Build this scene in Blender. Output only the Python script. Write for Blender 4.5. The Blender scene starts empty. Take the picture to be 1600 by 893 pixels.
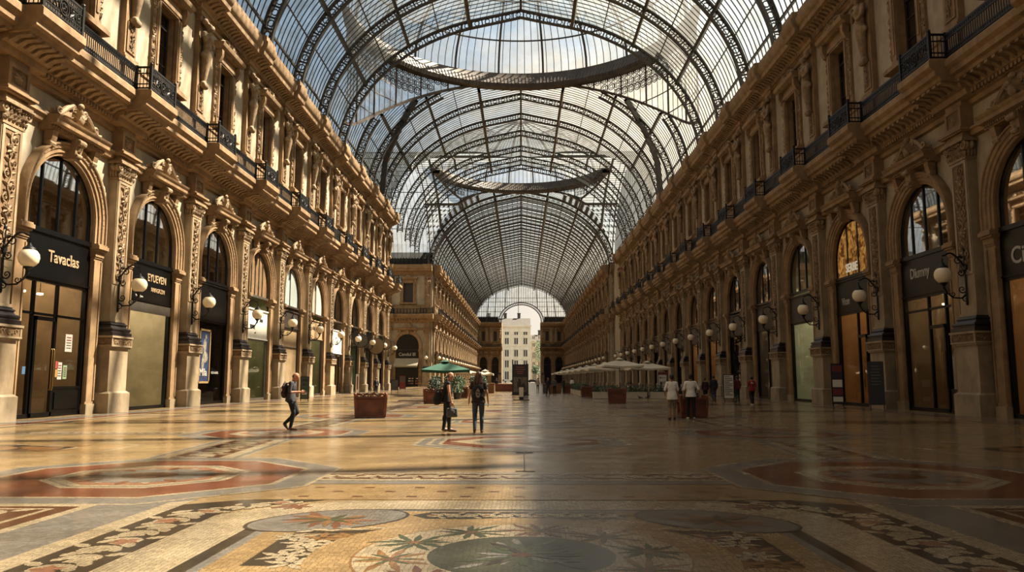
import bpy, bmesh, math, random
from math import sin, cos, pi, sqrt, atan2, hypot, tan, atan, radians
from mathutils import Vector, Matrix
V = Vector
rnd = random.Random(7)
SC = bpy.context.scene
ALB = .45     # the hall's stone, cloth and paint are all mid-toned
COL = SC.collection

# ---------------------------------------------------------------- helpers
def S(r, g, b, a=1.0):
    f = lambda c: (c/255/12.92) if c/255 <= .04045 else ((c/255+.055)/1.055)**2.4
    return (f(r), f(g), f(b), a)

class MB:
    """collects geometry and links it as one mesh object"""
    def __init__(s): s.v = []; s.f = []; s.m = []
    def face(s, pts, m=0):
        n = len(s.v); s.v.extend(tuple(p) for p in pts); s.f.append(tuple(range(n, n+len(pts)))); s.m.append(m)
    def grid(s, rows, m=0, closeu=False, closev=False):
        n = len(s.v); R = len(rows); Cn = len(rows[0])
        for r in rows: s.v.extend(tuple(p) for p in r)
        for i in range(R-(0 if closev else 1)):
            for j in range(Cn-(0 if closeu else 1)):
                a = n+i*Cn+j; b = n+i*Cn+(j+1) % Cn; c = n+((i+1) % R)*Cn+(j+1) % Cn; d = n+((i+1) % R)*Cn+j
                s.f.append((a, b, c, d)); s.m.append(m)
    def box(s, x0, x1, y0, y1, z0, z1, m=0):
        n = len(s.v)
        s.v += [(x0,y0,z0),(x1,y0,z0),(x1,y1,z0),(x0,y1,z0),(x0,y0,z1),(x1,y0,z1),(x1,y1,z1),(x0,y1,z1)]
        for q in ((0,3,2,1),(4,5,6,7),(0,1,5,4),(1,2,6,5),(2,3,7,6),(3,0,4,7)):
            s.f.append(tuple(n+i for i in q)); s.m.append(m)
    def frus(s, c, b, t, z0, z1, m=0):
        """tapered box: half sizes b=(x,y) at z0, t=(x,y) at z1"""
        n = len(s.v); x, y = c
        for (hx, hy), z in ((b, z0), (t, z1)):
            s.v += [(x-hx,y-hy,z),(x+hx,y-hy,z),(x+hx,y+hy,z),(x-hx,y+hy,z)]
        for q in ((0,3,2,1),(4,5,6,7),(0,1,5,4),(1,2,6,5),(2,3,7,6),(3,0,4,7)):
            s.f.append(tuple(n+i for i in q)); s.m.append(m)
    def prism(s, prof, u0, u1, fn=None, m=0, caps=True):
        """extrude closed profile [(a,b)] from u0 to u1 ; fn(a,b,u)->xyz"""
        fn = fn or (lambda a, b, u: (a, u, b))
        n = len(s.v); k = len(prof)
        for u in (u0, u1): s.v += [tuple(fn(a, b, u)) for a, b in prof]
        for i in range(k):
            j = (i+1) % k
            s.f.append((n+i, n+j, n+k+j, n+k+i)); s.m.append(m)
        if caps:
            s.f.append(tuple(n+i for i in range(k-1, -1, -1))); s.m.append(m)
            s.f.append(tuple(n+k+i for i in range(k))); s.m.append(m)
    def tube(s, path, r, n=6, m=0, closed=False, caps=True, flat=None):
        P = [V(p) for p in path]; L = len(P)
        if L < 2: return
        T = []
        for i in range(L):
            a = P[(i-1) % L] if (closed or i > 0) else P[0]
            b = P[(i+1) % L] if (closed or i < L-1) else P[-1]
            t = b-a
            T.append(t.normalized() if t.length > 1e-9 else V((0, 0, 1)))
        up = V((0, 0, 1)) if abs(T[0].z) < .9 else V((1, 0, 0))
        N = (up - T[0]*up.dot(T[0])).normalized()
        rows = []
        for i in range(L):
            N = N - T[i]*N.dot(T[i])
            N = N.normalized() if N.length > 1e-6 else T[i].orthogonal().normalized()
            B = T[i].cross(N)
            rr = r[i] if isinstance(r, (list, tuple)) else r
            ra, rb = (rr, rr) if flat is None else (rr*flat[0], rr*flat[1])
            rows.append([P[i]+N*(ra*cos(2*pi*k/n+pi/n))+B*(rb*sin(2*pi*k/n+pi/n)) for k in range(n)])
        s.grid(rows, m, closeu=True, closev=closed)
        if caps and not closed:
            s.face(rows[0][::-1], m); s.face(rows[-1], m)
    def lathe(s, prof, c=(0, 0, 0), n=16, m=0, M=None):
        rows = []
        for r, z in prof:
            row = [V((r*cos(2*pi*k/n), r*sin(2*pi*k/n), z)) for k in range(n)]
            if M is not None: row = [M @ p for p in row]
            rows.append([p+V(c) for p in row])
        s.grid(rows, m, closeu=True)
        if prof[0][0] > 1e-4: s.face(rows[0][::-1], m)
        if prof[-1][0] > 1e-4: s.face(rows[-1], m)
    def ell(s, c, r, nu=10, nv=7, m=0, M=None):
        rows = []
        for i in range(nv+1):
            ph = -pi/2+pi*i/nv; rr = max(cos(ph), 1e-3)
            row = []
            for k in range(nu):
                p = V((r[0]*rr*cos(2*pi*k/nu), r[1]*rr*sin(2*pi*k/nu), r[2]*sin(ph)))
                if M is not None: p = M @ p
                row.append(p+V(c))
            rows.append(row)
        s.grid(rows, m, closeu=True)
    def caps(s, a, b, ra, rb, n=10, m=0):
        """tapered capsule"""
        a = V(a); b = V(b); t = b-a
        if t.length < 1e-6: s.ell(a, (ra,)*3, m=m); return
        L = t.length; q = V((0, 0, 1)).rotation_difference(t).to_matrix()
        prof = [(ra*max(cos(x), 1e-3), ra*sin(x)) for x in (-pi/2, -pi/3, -pi/6, 0)]
        prof += [(rb*max(cos(x), 1e-3), L+rb*sin(x)) for x in (0, pi/6, pi/3, pi/2)]
        s.lathe(prof, a, n, m, q)
    def add(s, o, M=None, dm=0):
        n = len(s.v)
        s.v += [tuple(M @ V(p)) for p in o.v] if M is not None else o.v
        s.f += [tuple(i+n for i in f) for f in o.f]; s.m += [i+dm for i in o.m]
    def mesh(s, name, mats, smooth=None, recalc=False):
        me = bpy.data.meshes.new(name)
        me.from_pydata(s.v, [], s.f)
        for mt in (mats if isinstance(mats, (list, tuple)) else [mats]): me.materials.append(mt)
        if any(s.m): me.polygons.foreach_set('material_index', s.m)
        if recalc:
            bm = bmesh.new(); bm.from_mesh(me); bmesh.ops.recalc_face_normals(bm, faces=bm.faces); bm.to_mesh(me); bm.free()
        if smooth:
            me.polygons.foreach_set('use_smooth', [True]*len(s.f)); me.set_sharp_from_angle(angle=radians(smooth))
        me.update(); return me
    def build(s, name, mats, parent=None, smooth=None, loc=(0, 0, 0), rz=0, recalc=False):
        return put(name, s.mesh(name, mats, smooth, recalc), parent, loc, rz)

def put(name, me, parent=None, loc=(0, 0, 0), rz=0):
    o = bpy.data.objects.new(name, me); COL.objects.link(o)
    o.location = loc; o.rotation_euler = (0, 0, rz)
    if parent: o.parent = parent
    return o
def empty(name, loc=(0, 0, 0), rz=0, parent=None):
    o = bpy.data.objects.new(name, None); o.empty_display_size = .2; COL.objects.link(o)
    o.location = loc; o.rotation_euler = (0, 0, rz)
    if parent: o.parent = parent
    return o
def tag(o, label=None, cat=None, group=None, kind=None):
    if label: o['label'] = label
    if cat: o['category'] = cat
    if group: o['group'] = group
    if kind: o['kind'] = kind
    return o
KIDS = {}
def copy_tree(o, loc, rz, label=None, group=None):
    def rec(src, par):
        c = src.copy(); COL.objects.link(c)
        if par: c.parent = par
        for ch in list(src.children): rec(ch, c)
        return c
    c = rec(o, None); c.location = loc; c.rotation_euler = (0, 0, rz)
    if label: c['label'] = label
    if group: c['group'] = group
    return c

# ---------------------------------------------------------------- materials
def newmat(name):
    m = bpy.data.materials.new(name); m.use_nodes = True
    nt = m.node_tree; nt.nodes.clear()
    return m, nt, nt.nodes, nt.links
def mat(name, col, rough=.6, amt=.15, scale=3., bump=0., metal=0., spec=.5, bscale=None, emit=None, estr=0, coat=0, dirt=0., k=None):
    k = ALB if k is None else k; col = tuple(c*k for c in col[:3])+(1,)
    m, nt, N, L = newmat(name)
    out = N.new('ShaderNodeOutputMaterial'); b = N.new('ShaderNodeBsdfPrincipled'); L.new(b.outputs[0], out.inputs[0])
    b.inputs['Roughness'].default_value = rough; b.inputs['Metallic'].default_value = metal
    b.inputs['Specular IOR Level'].default_value = spec
    if coat: b.inputs['Coat Weight'].default_value = coat
    geo = N.new('ShaderNodeNewGeometry')
    nz = N.new('ShaderNodeTexNoise'); nz.inputs['Scale'].default_value = scale; nz.inputs['Detail'].default_value = 6
    L.new(geo.outputs['Position'], nz.inputs['Vector'])
    rp = N.new('ShaderNodeValToRGB'); L.new(nz.outputs['Fac'], rp.inputs[0])
    c = col; k0 = 1-amt*1.6; k1 = 1+amt
    rp.color_ramp.elements[0].position = .3; rp.color_ramp.elements[1].position = .7
    rp.color_ramp.elements[0].color = (c[0]*k0, c[1]*k0, c[2]*k0*.95, 1)
    rp.color_ramp.elements[1].color = (min(1, c[0]*k1), min(1, c[1]*k1), min(1, c[2]*k1), 1)
    src = rp.outputs[0]
    if dirt:
        n2 = N.new('ShaderNodeTexNoise'); n2.inputs['Scale'].default_value = .9; n2.inputs['Detail'].default_value = 8; n2.inputs['Roughness'].default_value = .7
        mp = N.new('ShaderNodeMapping'); mp.inputs['Scale'].default_value = (1, 1, .35)
        L.new(geo.outputs['Position'], mp.inputs[0]); L.new(mp.outputs[0], n2.inputs['Vector'])
        r2 = N.new('ShaderNodeValToRGB'); r2.color_ramp.elements[0].position = .35; r2.color_ramp.elements[1].position = .6
        r2.color_ramp.elements[0].color = (1-dirt, 1-dirt*1.1, 1-dirt*1.2, 1); r2.color_ramp.elements[1].color = (1, 1, 1, 1)
        L.new(n2.outputs['Fac'], r2.inputs[0])
        mx = N.new('ShaderNodeMix'); mx.data_type = 'RGBA'; mx.blend_type = 'MULTIPLY'; mx.inputs[0].default_value = 1
        L.new(src, mx.inputs[6]); L.new(r2.outputs[0], mx.inputs[7]); src = mx.outputs[2]
    L.new(src, b.inputs['Base Color'])
    if bump:
        bp = N.new('ShaderNodeBump'); bp.inputs['Strength'].default_value = bump; bp.inputs['Distance'].default_value = .05
        n3 = N.new('ShaderNodeTexNoise'); n3.inputs['Scale'].default_value = bscale or scale*4; n3.inputs['Detail'].default_value = 5
        L.new(geo.outputs['Position'], n3.inputs['Vector']); L.new(n3.outputs['Fac'], bp.inputs['Height']); L.new(bp.outputs[0], b.inputs['Normal'])
    if emit:
        b.inputs['Emission Color'].default_value = emit; b.inputs['Emission Strength'].default_value = estr
    return m
def glass(name, tint, refl=.12, opac=0., dcol=(.1, .1, .1, 1), rough=.02):
    """thin pane: see-through, a little mirror, a little dirt"""
    m, nt, N, L = newmat(name)
    out = N.new('ShaderNodeOutputMaterial')
    tr = N.new('ShaderNodeBsdfTransparent'); tr.inputs[0].default_value = tint
    gl = N.new('ShaderNodeBsdfGlossy'); gl.inputs['Roughness'].default_value = rough
    lw = N.new('ShaderNodeLayerWeight'); lw.inputs[0].default_value = .35
    mr = N.new('ShaderNodeMapRange'); mr.inputs[3].default_value = refl; mr.inputs[4].default_value = min(1, refl*3.5)
    L.new(lw.outputs['Fresnel'], mr.inputs[0])
    mx = N.new('ShaderNodeMixShader'); L.new(mr.outputs[0], mx.inputs[0]); L.new(tr.outputs[0], mx.inputs[1]); L.new(gl.outputs[0], mx.inputs[2])
    last = mx
    if opac:
        df = N.new('ShaderNodeBsdfDiffuse'); df.inputs[0].default_value = dcol
        m2 = N.new('ShaderNodeMixShader'); m2.inputs[0].default_value = opac
        L.new(mx.outputs[0], m2.inputs[1]); L.new(df.outputs[0], m2.inputs[2]); last = m2
    L.new(last.outputs[0], out.inputs[0]); return m
def roofglass(name, trans, tcol, fac, nscale=.35, dirty=.6):
    """old roof glazing: part clear, part milky (translucent), dirt by noise"""
    m, nt, N, L = newmat(name)
    out = N.new('ShaderNodeOutputMaterial')
    tr = N.new('ShaderNodeBsdfTransparent'); tr.inputs[0].default_value = trans
    tl = N.new('ShaderNodeBsdfTranslucent'); tl.inputs[0].default_value = tcol
    df = N.new('ShaderNodeBsdfDiffuse'); df.inputs[0].default_value = (tcol[0]*.35, tcol[1]*.35, tcol[2]*.35, 1)
    a = N.new('ShaderNodeMixShader'); a.inputs[0].default_value = .35
    L.new(tl.outputs[0], a.inputs[1]); L.new(df.outputs[0], a.inputs[2])
    geo = N.new('ShaderNodeNewGeometry'); nz = N.new('ShaderNodeTexNoise'); nz.inputs['Scale'].default_value = nscale; nz.inputs['Detail'].default_value = 4
    L.new(geo.outputs['Position'], nz.inputs['Vector'])
    mr = N.new('ShaderNodeMapRange'); mr.inputs[1].default_value = .3; mr.inputs[2].default_value = .7
    mr.inputs[3].default_value = max(0, fac-.03); mr.inputs[4].default_value = min(1, fac+.035); L.new(nz.outputs['Fac'], mr.inputs[0])
    n2 = N.new('ShaderNodeTexNoise'); n2.inputs['Scale'].default_value = .55; n2.inputs['Detail'].default_value = 7; n2.inputs['Roughness'].default_value = .7; n2.inputs['Distortion'].default_value = .6
    L.new(geo.outputs['Position'], n2.inputs['Vector'])
    rp = N.new('ShaderNodeValToRGB'); L.new(n2.outputs['Fac'], rp.inputs[0])
    rp.color_ramp.elements[0].position = .36; rp.color_ramp.elements[0].color = (trans[0]*dirty, trans[1]*dirty*.95, trans[2]*dirty*.86, 1)
    rp.color_ramp.elements[1].position = .62; rp.color_ramp.elements[1].color = trans
    L.new(rp.outputs[0], tr.inputs[0])
    mx = N.new('ShaderNodeMixShader'); L.new(mr.outputs[0], mx.inputs[0]); L.new(tr.outputs[0], mx.inputs[1]); L.new(a.outputs[0], mx.inputs[2])
    L.new(mx.outputs[0], out.inputs[0]); return m
def emis(name, col, st):
    m, nt, N, L = newmat(name)
    out = N.new('ShaderNodeOutputMaterial'); e = N.new('ShaderNodeEmission'); e.inputs[0].default_value = col; e.inputs[1].default_value = st
    L.new(e.outputs[0], out.inputs[0]); return m

M_plaster = mat('plaster', S(222,204,174), .85, .1, 1.5, .15, dirt=.3)
M_stone = mat('limestone', S(194,156,110), .75, .14, 2.2, .25, dirt=.35)
M_carved = mat('carved_limestone', S(198,166,124), .75, .2, 5, .4, dirt=.4)
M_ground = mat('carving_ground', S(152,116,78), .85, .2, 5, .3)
M_plinth = mat('plinth_stone', S(208,184,148), .6, .16, 1.4, .15, dirt=.35)
M_dark = mat('dark_granite', S(50,42,42), .3, .25, 20, .05)
M_iron = mat('wrought_iron', S(38,36,36), .5, .2, 8, .1, metal=.4)
M_steel = mat('roof_iron', S(92,86,76), .55, .25, 1.2, .15, dirt=.4, k=.32)
M_steel2 = mat('roof_iron_brown', S(128,108,84), .6, .3, 1.5, .2, dirt=.5, k=.24)
M_bar = mat('glazing_bar', S(70,70,68), .5, .2, 2, k=.5)
M_black = mat('black_lacquer', S(12,11,11), .3, .1, 5, spec=.3)
M_woodfr = mat('dark_window_wood', S(62,46,34), .5, .2, 6)
M_winglass = glass('window_glass', (.55,.55,.55,1), .16)
M_shopglass = glass('shop_glass', (.82,.82,.78,1), .07)
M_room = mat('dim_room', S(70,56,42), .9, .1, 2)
FM = [M_plaster, M_stone, M_carved, M_ground, M_plinth, M_dark, M_iron, M_woodfr, M_winglass, M_black]
PL, ST, CA, GR, PN, DK, IR, WO, WG, BK = range(10)
EXPO = 0.0; SKY = 1.0; SUN = 34.0; SUNDIR = (.715, .30, 1.0)
# ---------------------------------------------------------------- camera, sky, sun
F = 1200.; CAMH = 1.55
PITCH = atan((592-446.5)/F); YAW = atan((814.5-800)/hypot(F, 145.5))
cam = bpy.data.cameras.new('camera'); cam.sensor_width = 36; cam.lens = 36*F/1600; cam.clip_end = 2000; cam.clip_start = .05
co = bpy.data.objects.new('camera', cam); COL.objects.link(co)
co.location = (0, 0, CAMH); co.rotation_euler = (pi/2+PITCH, 0, YAW)
SC.camera = co
vs = SC.view_settings; vs.view_transform = 'Standard'; vs.look = 'None'; vs.gamma = 1; vs.use_curve_mapping = False; vs.exposure = EXPO
def world():
    w = bpy.data.worlds.new('sky'); SC.world = w; w.use_nodes = True
    N = w.node_tree.nodes; L = w.node_tree.links; N.clear()
    out = N.new('ShaderNodeOutputWorld'); bg = N.new('ShaderNodeBackground'); L.new(bg.outputs[0], out.inputs[0])
    tc = N.new('ShaderNodeTexCoord')
    mp = N.new('ShaderNodeMapping'); mp.inputs['Scale'].default_value = (1.6, 1.6, 3.2); mp.inputs['Location'].default_value = (.6, .3, .1)
    nz = N.new('ShaderNodeTexNoise'); nz.inputs['Scale'].default_value = 1.7; nz.inputs['Detail'].default_value = 7; nz.inputs['Roughness'].default_value = .55
    L.new(tc.outputs['Generated'], mp.inputs[0]); L.new(mp.outputs[0], nz.inputs['Vector'])
    rp = N.new('ShaderNodeValToRGB'); rp.color_ramp.elements[0].position = .42; rp.color_ramp.elements[1].position = .62
    L.new(nz.outputs['Fac'], rp.inputs[0])
    sep = N.new('ShaderNodeSeparateXYZ'); L.new(tc.outputs['Generated'], sep.inputs[0])
    gr = N.new('ShaderNodeValToRGB'); L.new(sep.outputs['Z'], gr.inputs[0])
    gr.color_ramp.elements[0].position = .0; gr.color_ramp.elements[0].color = S(242,238,228)
    gr.color_ramp.elements[1].position = .75; gr.color_ramp.elements[1].color = S(150,186,222)
    e = gr.color_ramp.elements.new(.3); e.color = S(196,214,230)
    mx = N.new('ShaderNodeMix'); mx.data_type = 'RGBA'
    L.new(rp.outputs[0], mx.inputs[0]); L.new(gr.outputs[0], mx.inputs[6]); mx.inputs[7].default_value = S(255,242,224)
    L.new(mx.outputs[2], bg.inputs[0])
    vm = N.new('ShaderNodeVectorMath'); vm.operation = 'DOT_PRODUCT'; L.new(tc.outputs['Generated'], vm.inputs[0]); vm.inputs[1].default_value = V((.9,.1,.42)).normalized()
    mr = N.new('ShaderNodeFloatCurve') if False else N.new('ShaderNodeValToRGB')
    ra = N.new('ShaderNodeMapRange'); ra.inputs[1].default_value = -.2; ra.inputs[2].default_value = .8; L.new(vm.outputs['Value'], ra.inputs[0]); L.new(ra.outputs[0], mr.inputs[0])
    cr = mr.color_ramp; cr.elements[0].position = .0; cr.elements[0].color = (.27,.28,.29,1); cr.elements[1].position = .8; cr.elements[1].color = (.85,.78,.66,1)
    for q, c in ((.24, (.34,.345,.35,1)), (.47, (.42,.42,.41,1)), (.6, (.54,.52,.47,1))): e = cr.elements.new(q); e.color = c
    m2 = N.new('ShaderNodeMix'); m2.data_type = 'RGBA'; m2.blend_type = 'MULTIPLY'; m2.inputs[0].default_value = 1
    L.new(mx.outputs[2], m2.inputs[6]); L.new(mr.outputs[0], m2.inputs[7]); L.new(m2.outputs[2], bg.inputs[0])
    bg.inputs[1].default_value = SKY*2.5
world()
sl = bpy.data.lights.new('sun', 'SUN'); sl.energy = SUN; sl.angle = radians(1.); sl.color = (1, .87, .70)
so = bpy.data.objects.new('sun', sl); COL.objects.link(so)
so.rotation_euler = V(SUNDIR).to_track_quat('Z', 'Y').to_euler()
so.location = (40, 20, 60)
# ---------------------------------------------------------------- facade pieces, local frame: x = out of the wall (n), y = along it (u), z = up
BAY = 8.25; HW = 2.4; ZS = 8.6; ZIMP = 7.66; ZTOP = 25.8
def spiral(mb, cu, cz, r, turns, sgn, a0, n0, th, m=CA, k=16, sides=5, taper=.55):
    p = []; rr = []
    for i in range(k+1):
        t = i/k; a = a0+sgn*turns*2*pi*t; q = r*(1-t)**.9+.02*r
        p.append((n0+th*.3*t, cu+q*cos(a), cz+q*sin(a))); rr.append(th*(1-taper*t))
    mb.tube(p, rr, sides, m)
    mb.ell((n0+th*.5, cu, cz), (th*1.0, r*.2, r*.2), 6, 4, m)
def leaf(mb, p, d, L, w, h, m=CA, curl=0.):
    """raised pointed leaf lying on the wall plane: p=(n,u,z), d=angle in the u-z plane"""
    n0, u, z = p; c, s_ = cos(d), sin(d)
    P = lambda a, b, k: (n0+k, u+a*c-b*s_, z+a*s_+b*c)
    A = P(0, 0, 0); T = P(L, curl*L, h*.2)
    l1 = P(L*.3, w, 0); r1 = P(L*.3, -w, 0); l2 = P(L*.65, w*.75+curl*L*.5, 0); r2 = P(L*.65, -w*.75+curl*L*.5, 0)
    m1 = P(L*.35, 0, h); m2 = P(L*.7, curl*L*.5, h*.8)
    for q in ((A, r1, m1), (A, m1, l1), (r1, r2, m2, m1), (m1, m2, l2, l1), (r2, T, m2), (m2, T, l2)): mb.face(q, m)
def arabesque(mb, n0, u0, z0, w, h, m=CA, step=.62, th=.035, seed=1):
    """upright foliage scroll filling a panel of half width w"""
    r = random.Random(seed); k = max(3, int(h/step)); st = []
    for i in range(k*4+1):
        t = i/(k*4); st.append((n0+.02, u0+w*.22*sin(t*k*pi), z0+h*t))
    mb.tube(st, th, 5, m)
    for i in range(k):
        z = z0+(i+.5)*h/k; s_ = 1 if i % 2 else -1
        if i % 5 == 3:      # a rosette bunch
            for a in range(7): leaf(mb, (n0+.03, u0, z), 2*pi*a/7, w*.75, w*.2, .08, m)
            mb.ell((n0+.06, u0, z), (.07, w*.26, w*.26), 8, 5, m)
        else:
            spiral(mb, u0+s_*w*.45, z, w*.42, 1.3, s_, -pi/2 if s_ > 0 else -pi/2, n0+.03, th*1.1, m, 12, 5)
            leaf(mb, (n0+.01, u0-s_*w*.1, z), pi/2+s_*1.0, w*.9, w*.17, .07, m, .15*s_)
            leaf(mb, (n0+.01, u0, z-.1), pi/2-s_*.5+pi*0, w*.8, w*.16, .07, m)
            leaf(mb, (n0+.01, u0+s_*w*.2, z+.2), pi/2-s_*1.1, w*.6, w*.13, .06, m)
            leaf(mb, (n0+.01, u0-s_*w*.3, z-.22), -pi/2-s_*.8, w*.5, w*.12, .06, m)
def frieze_scroll(mb, n0, u0, u1, zc, h, m=CA):
    k = max(2, int((u1-u0)/(h*1.1)))
    for i in range(k):
        u = u0+(i+.5)*(u1-u0)/k; s_ = 1 if i % 2 else -1
        spiral(mb, u, zc, h*.36, 1.2, s_, 0, n0+.01, h*.075, m, 9, 4)
        leaf(mb, (n0, u+h*.4, zc), s_*1.2, h*.5, h*.1, .04, m); leaf(mb, (n0, u-h*.4, zc), -s_*1.9, h*.5, h*.1, .04, m)
def step_boxes(mb, rows, m):
    for n1, hu, z0, z1 in rows: mb.box(0, n1, -hu, hu, z0, z1, m)

def f_plinth(mb, lod=0):
    mb.box(0, .80, -.95, .95, 0, .9, PN); mb.prism([(-.95,.9),(.95,.9),(.83,.99),(-.83,.99)], 0, .80, lambda a, b, u: (u if u == 0 else u-(b-.9)*1.2, a, b), PN)
    mb.box(0, .66, -.82, .82, .9, 3.03, PN)
    mb.box(0, .74, -.88, .88, 2.97, 3.05, PN)
    mb.box(0, .80, -.93, .93, 3.05, 3.12, PN); mb.box(0, .77, -.90, .90, 3.12, 3.46, GR if not lod else CA); mb.box(0, .83, -.96, .96, 3.46, 3.55, PN)
    mb.box(.76, .795, -.92, -.82, 3.1, 3.5, PN); mb.box(.76, .795, .82, .92, 3.1, 3.5, PN)
    if not lod:
        frieze_scroll(mb, .77, -.78, .78, 3.29, .32)
        for s_ in (-1, 1):
            t = MB(); frieze_scroll(t, 0, -.3, .3, 3.29, .32)
            mb.add(t, Matrix(((0, 1, 0, .4), (s_, 0, 0, s_*.90), (0, 0, 1, 0), (0, 0, 0, 1))))
def f_base(mb, lod=0):
    prof = [(.76,.88,3.55),(.76,.88,3.72),(.69,.81,3.76),(.69,.81,3.79),(.73,.85,3.83),(.735,.855,3.88),(.71,.83,3.93),(.62,.74,3.95),(.57,.70,4.02),(.57,.70,4.05),(.61,.735,4.09),(.60,.73,4.13),(.53,.66,4.16),(.52,.65,4.22)]
    if lod: prof = prof[:2]+prof[6:8]+prof[-1:]
    rows = [[(0,-hu,z),(n1,-hu,z),(n1,hu,z),(0,hu,z)] for n1, hu, z in prof]
    mb.grid(rows, DK); mb.face(rows[-1], DK)
def f_shaft(mb, lod=0):
    mb.box(0, .44, -.6, .6, 4.2, 11.05, PN)
    mb.box(.44, .50, -.64, .64, 4.2, 4.34, PN)
    if lod: mb.box(.44, .46, -.4, .4, 6.2, 10.8, CA); return
    for a, b in ((-.56,-.43),(.43,.56)): mb.box(.44, .475, a, b, 6.0, 10.95, PN)
    mb.box(.44, .475, -.43, .43, 10.83, 10.95, PN); mb.box(.44, .475, -.43, .43, 6.0, 6.12, PN)
def f_panel(mb, lod=0):
    mb.face([(.446,-.43,6.12),(.446,.43,6.12),(.446,.43,10.83),(.446,-.43,10.83)], GR)
    arabesque(mb, .45, 0, 6.2, .40, 4.55, CA, .42, .03, 3)
def f_capital(mb, lod=0):
    mb.box(0, .5, -.65, .65, 10.98, 11.08, CA)
    mb.frus((.22, 0), (.22, .6), (.3, .68), 11.08, 11.72, CA)
    mb.box(0, .72, -.86, .86, 11.72, 11.80, CA); mb.box(0, .66, -.80, .80, 11.80, 11.90, CA)
    if lod:
        for s_ in (-1, 1): mb.ell((.5, s_*.66, 11.56), (.2, .2, .2), 8, 5, CA)
        return
    for s_ in (-1, 1):
        spiral(mb, s_*.64, 11.55, .2, 1.6, -s_, pi/2, .56, .06, CA, 18, 6, .4)
        mb.lathe([(.17, -.18), (.2, -.1), (.14, 0), (.2, .1), (.17, .18)], (.36, s_*.70, 11.55), 10, CA, Matrix.Rotation(pi/2, 3, 'Y'))
        leaf(mb, (.5, s_*.62, 11.36), -pi/2, .3, .1, .1, CA)
    for i in range(5):
        u = -.44+i*.22
        leaf(mb, (.46, u, 11.1), pi/2, .42, .11, .14, CA); leaf(mb, (.5, u+.11 if i < 4 else u, 11.25), pi/2, .4, .09, .16, CA)
    for k in range(7):
        u = -.42+k*.14; mb.ell((.6, u, 11.64), (.06, .06, .07), 6, 4, CA)
    for a in range(6): leaf(mb, (.62, 0, 11.62), 2*pi*a/6, .14, .05, .1, CA)
    for s_ in (-1, 1):
        for k in range(3):
            n = .1+.13*k; mb.ell((n, s_*.66, 11.3), (.07, .09, .22), 6, 5, CA)
def f_block(mb, lod=0):
    """little entablature and pedestal over the capital, up to the balcony"""
    step_boxes(mb, ((.58,.70,11.90,12.02),(.52,.64,12.02,12.14),(.70,.82,12.14,12.20),(.78,.90,12.20,12.30),(.50,.62,12.30,13.75)), ST)
    mb.box(.50, .56, -.62, -.46, 12.42, 13.35, ST); mb.box(.50, .56, .46, .62, 12.42, 13.35, ST)
    mb.box(.50, .56, -.46, .46, 12.42, 12.56, ST); mb.box(.50, .56, -.46, .46, 13.2, 13.35, ST)
    if not lod:
        mb.face([(.506,-.46,12.56),(.506,.46,12.56),(.506,.46,13.2),(.506,-.46,13.2)], GR)
        for a in range(8): leaf(mb, (.51, 0, 12.88), 2*pi*a/8, .28, .08, .08, CA)
        mb.ell((.54, 0, 12.88), (.06, .1, .1), 8, 5, CA)
def arch_path(k=20):
    """(base point u,z ; outward direction) up one side, round and down"""
    pts = []
    for z in (ZIMP, ZS): pts.append(((-HW, z), (-1, 0)))
    for i in range(1, k):
        a = pi-pi*i/k; pts.append(((HW*cos(a), ZS+HW*sin(a)), (cos(a), sin(a))))
    for z in (ZS, ZIMP): pts.append(((HW, z), (1, 0)))
    return pts
def f_archivolt(mb, lod=0):
    prof = [(0,.02),(0,.14),(.12,.16),(.14,.22),(.30,.22),(.33,.28),(.48,.30),(.50,.36),(.56,.38),(.60,.30),(.60,0)]
    if lod: prof = [(0,.02),(0,.16),(.3,.22),(.52,.36),(.66,.32),(.66,0)]
    mb.grid([[(n, b[0]+d[0]*o, b[1]+d[1]*o) for o, n in prof] for b, d in arch_path(10 if lod else 22)], ST)
    if not lod:   # beads
        for b, d in arch_path(34)[1:-1]:
            mb.ell((.27, b[0]+d[0]*.4, b[1]+d[1]*.4), (.05, .06, .06), 5, 3, CA)
    # keystone scroll
    zt = ZS+HW
    mb.prism([(-.2, zt-.1),(.2, zt-.1),(.3, zt+.78),(-.3, zt+.78)], 0, .52, lambda a, b, u: (u+(b-zt)*.12*(u > 0), a, b), ST)
    if not lod:
        mb.lathe([(.1,-.26),(.15,-.24),(.15,.24),(.1,.26)], (.62, 0, zt+.62), 10, CA, Matrix.Rotation(pi/2, 3, 'X'))
        mb.lathe([(.07,-.2),(.1,-.18),(.1,.18),(.07,.2)], (.54, 0, zt+.05), 10, CA, Matrix.Rotation(pi/2, 3, 'X'))
        leaf(mb, (.56, 0, zt+.55), -pi/2, .45, .12, .1, CA)
    # impost caps and jamb pilasters
    for s_ in (-1, 1):
        uc = s_*(HW+.33)
        for n1, hu, z0, z1 in ((.20,.33,7.02,7.10),(.24,.35,7.10,7.34),(.34,.38,7.34,7.44),(.42,.41,7.44,7.60),(.36,.38,7.60,7.68)):
            mb.box(-.3, n1, uc-hu, uc+hu, z0, z1, ST)
        mb.box(-.1, .16, uc-.33, uc+.33, .45, 7.02, ST); mb.box(-.1, .24, uc-.36, uc+.36, 0, .45, PN)
        mb.box(.16, .20, uc-.33, uc-.24, .6, 6.9, ST); mb.box(.16, .20, uc+.24, uc+.33, .6, 6.9, ST)
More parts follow.
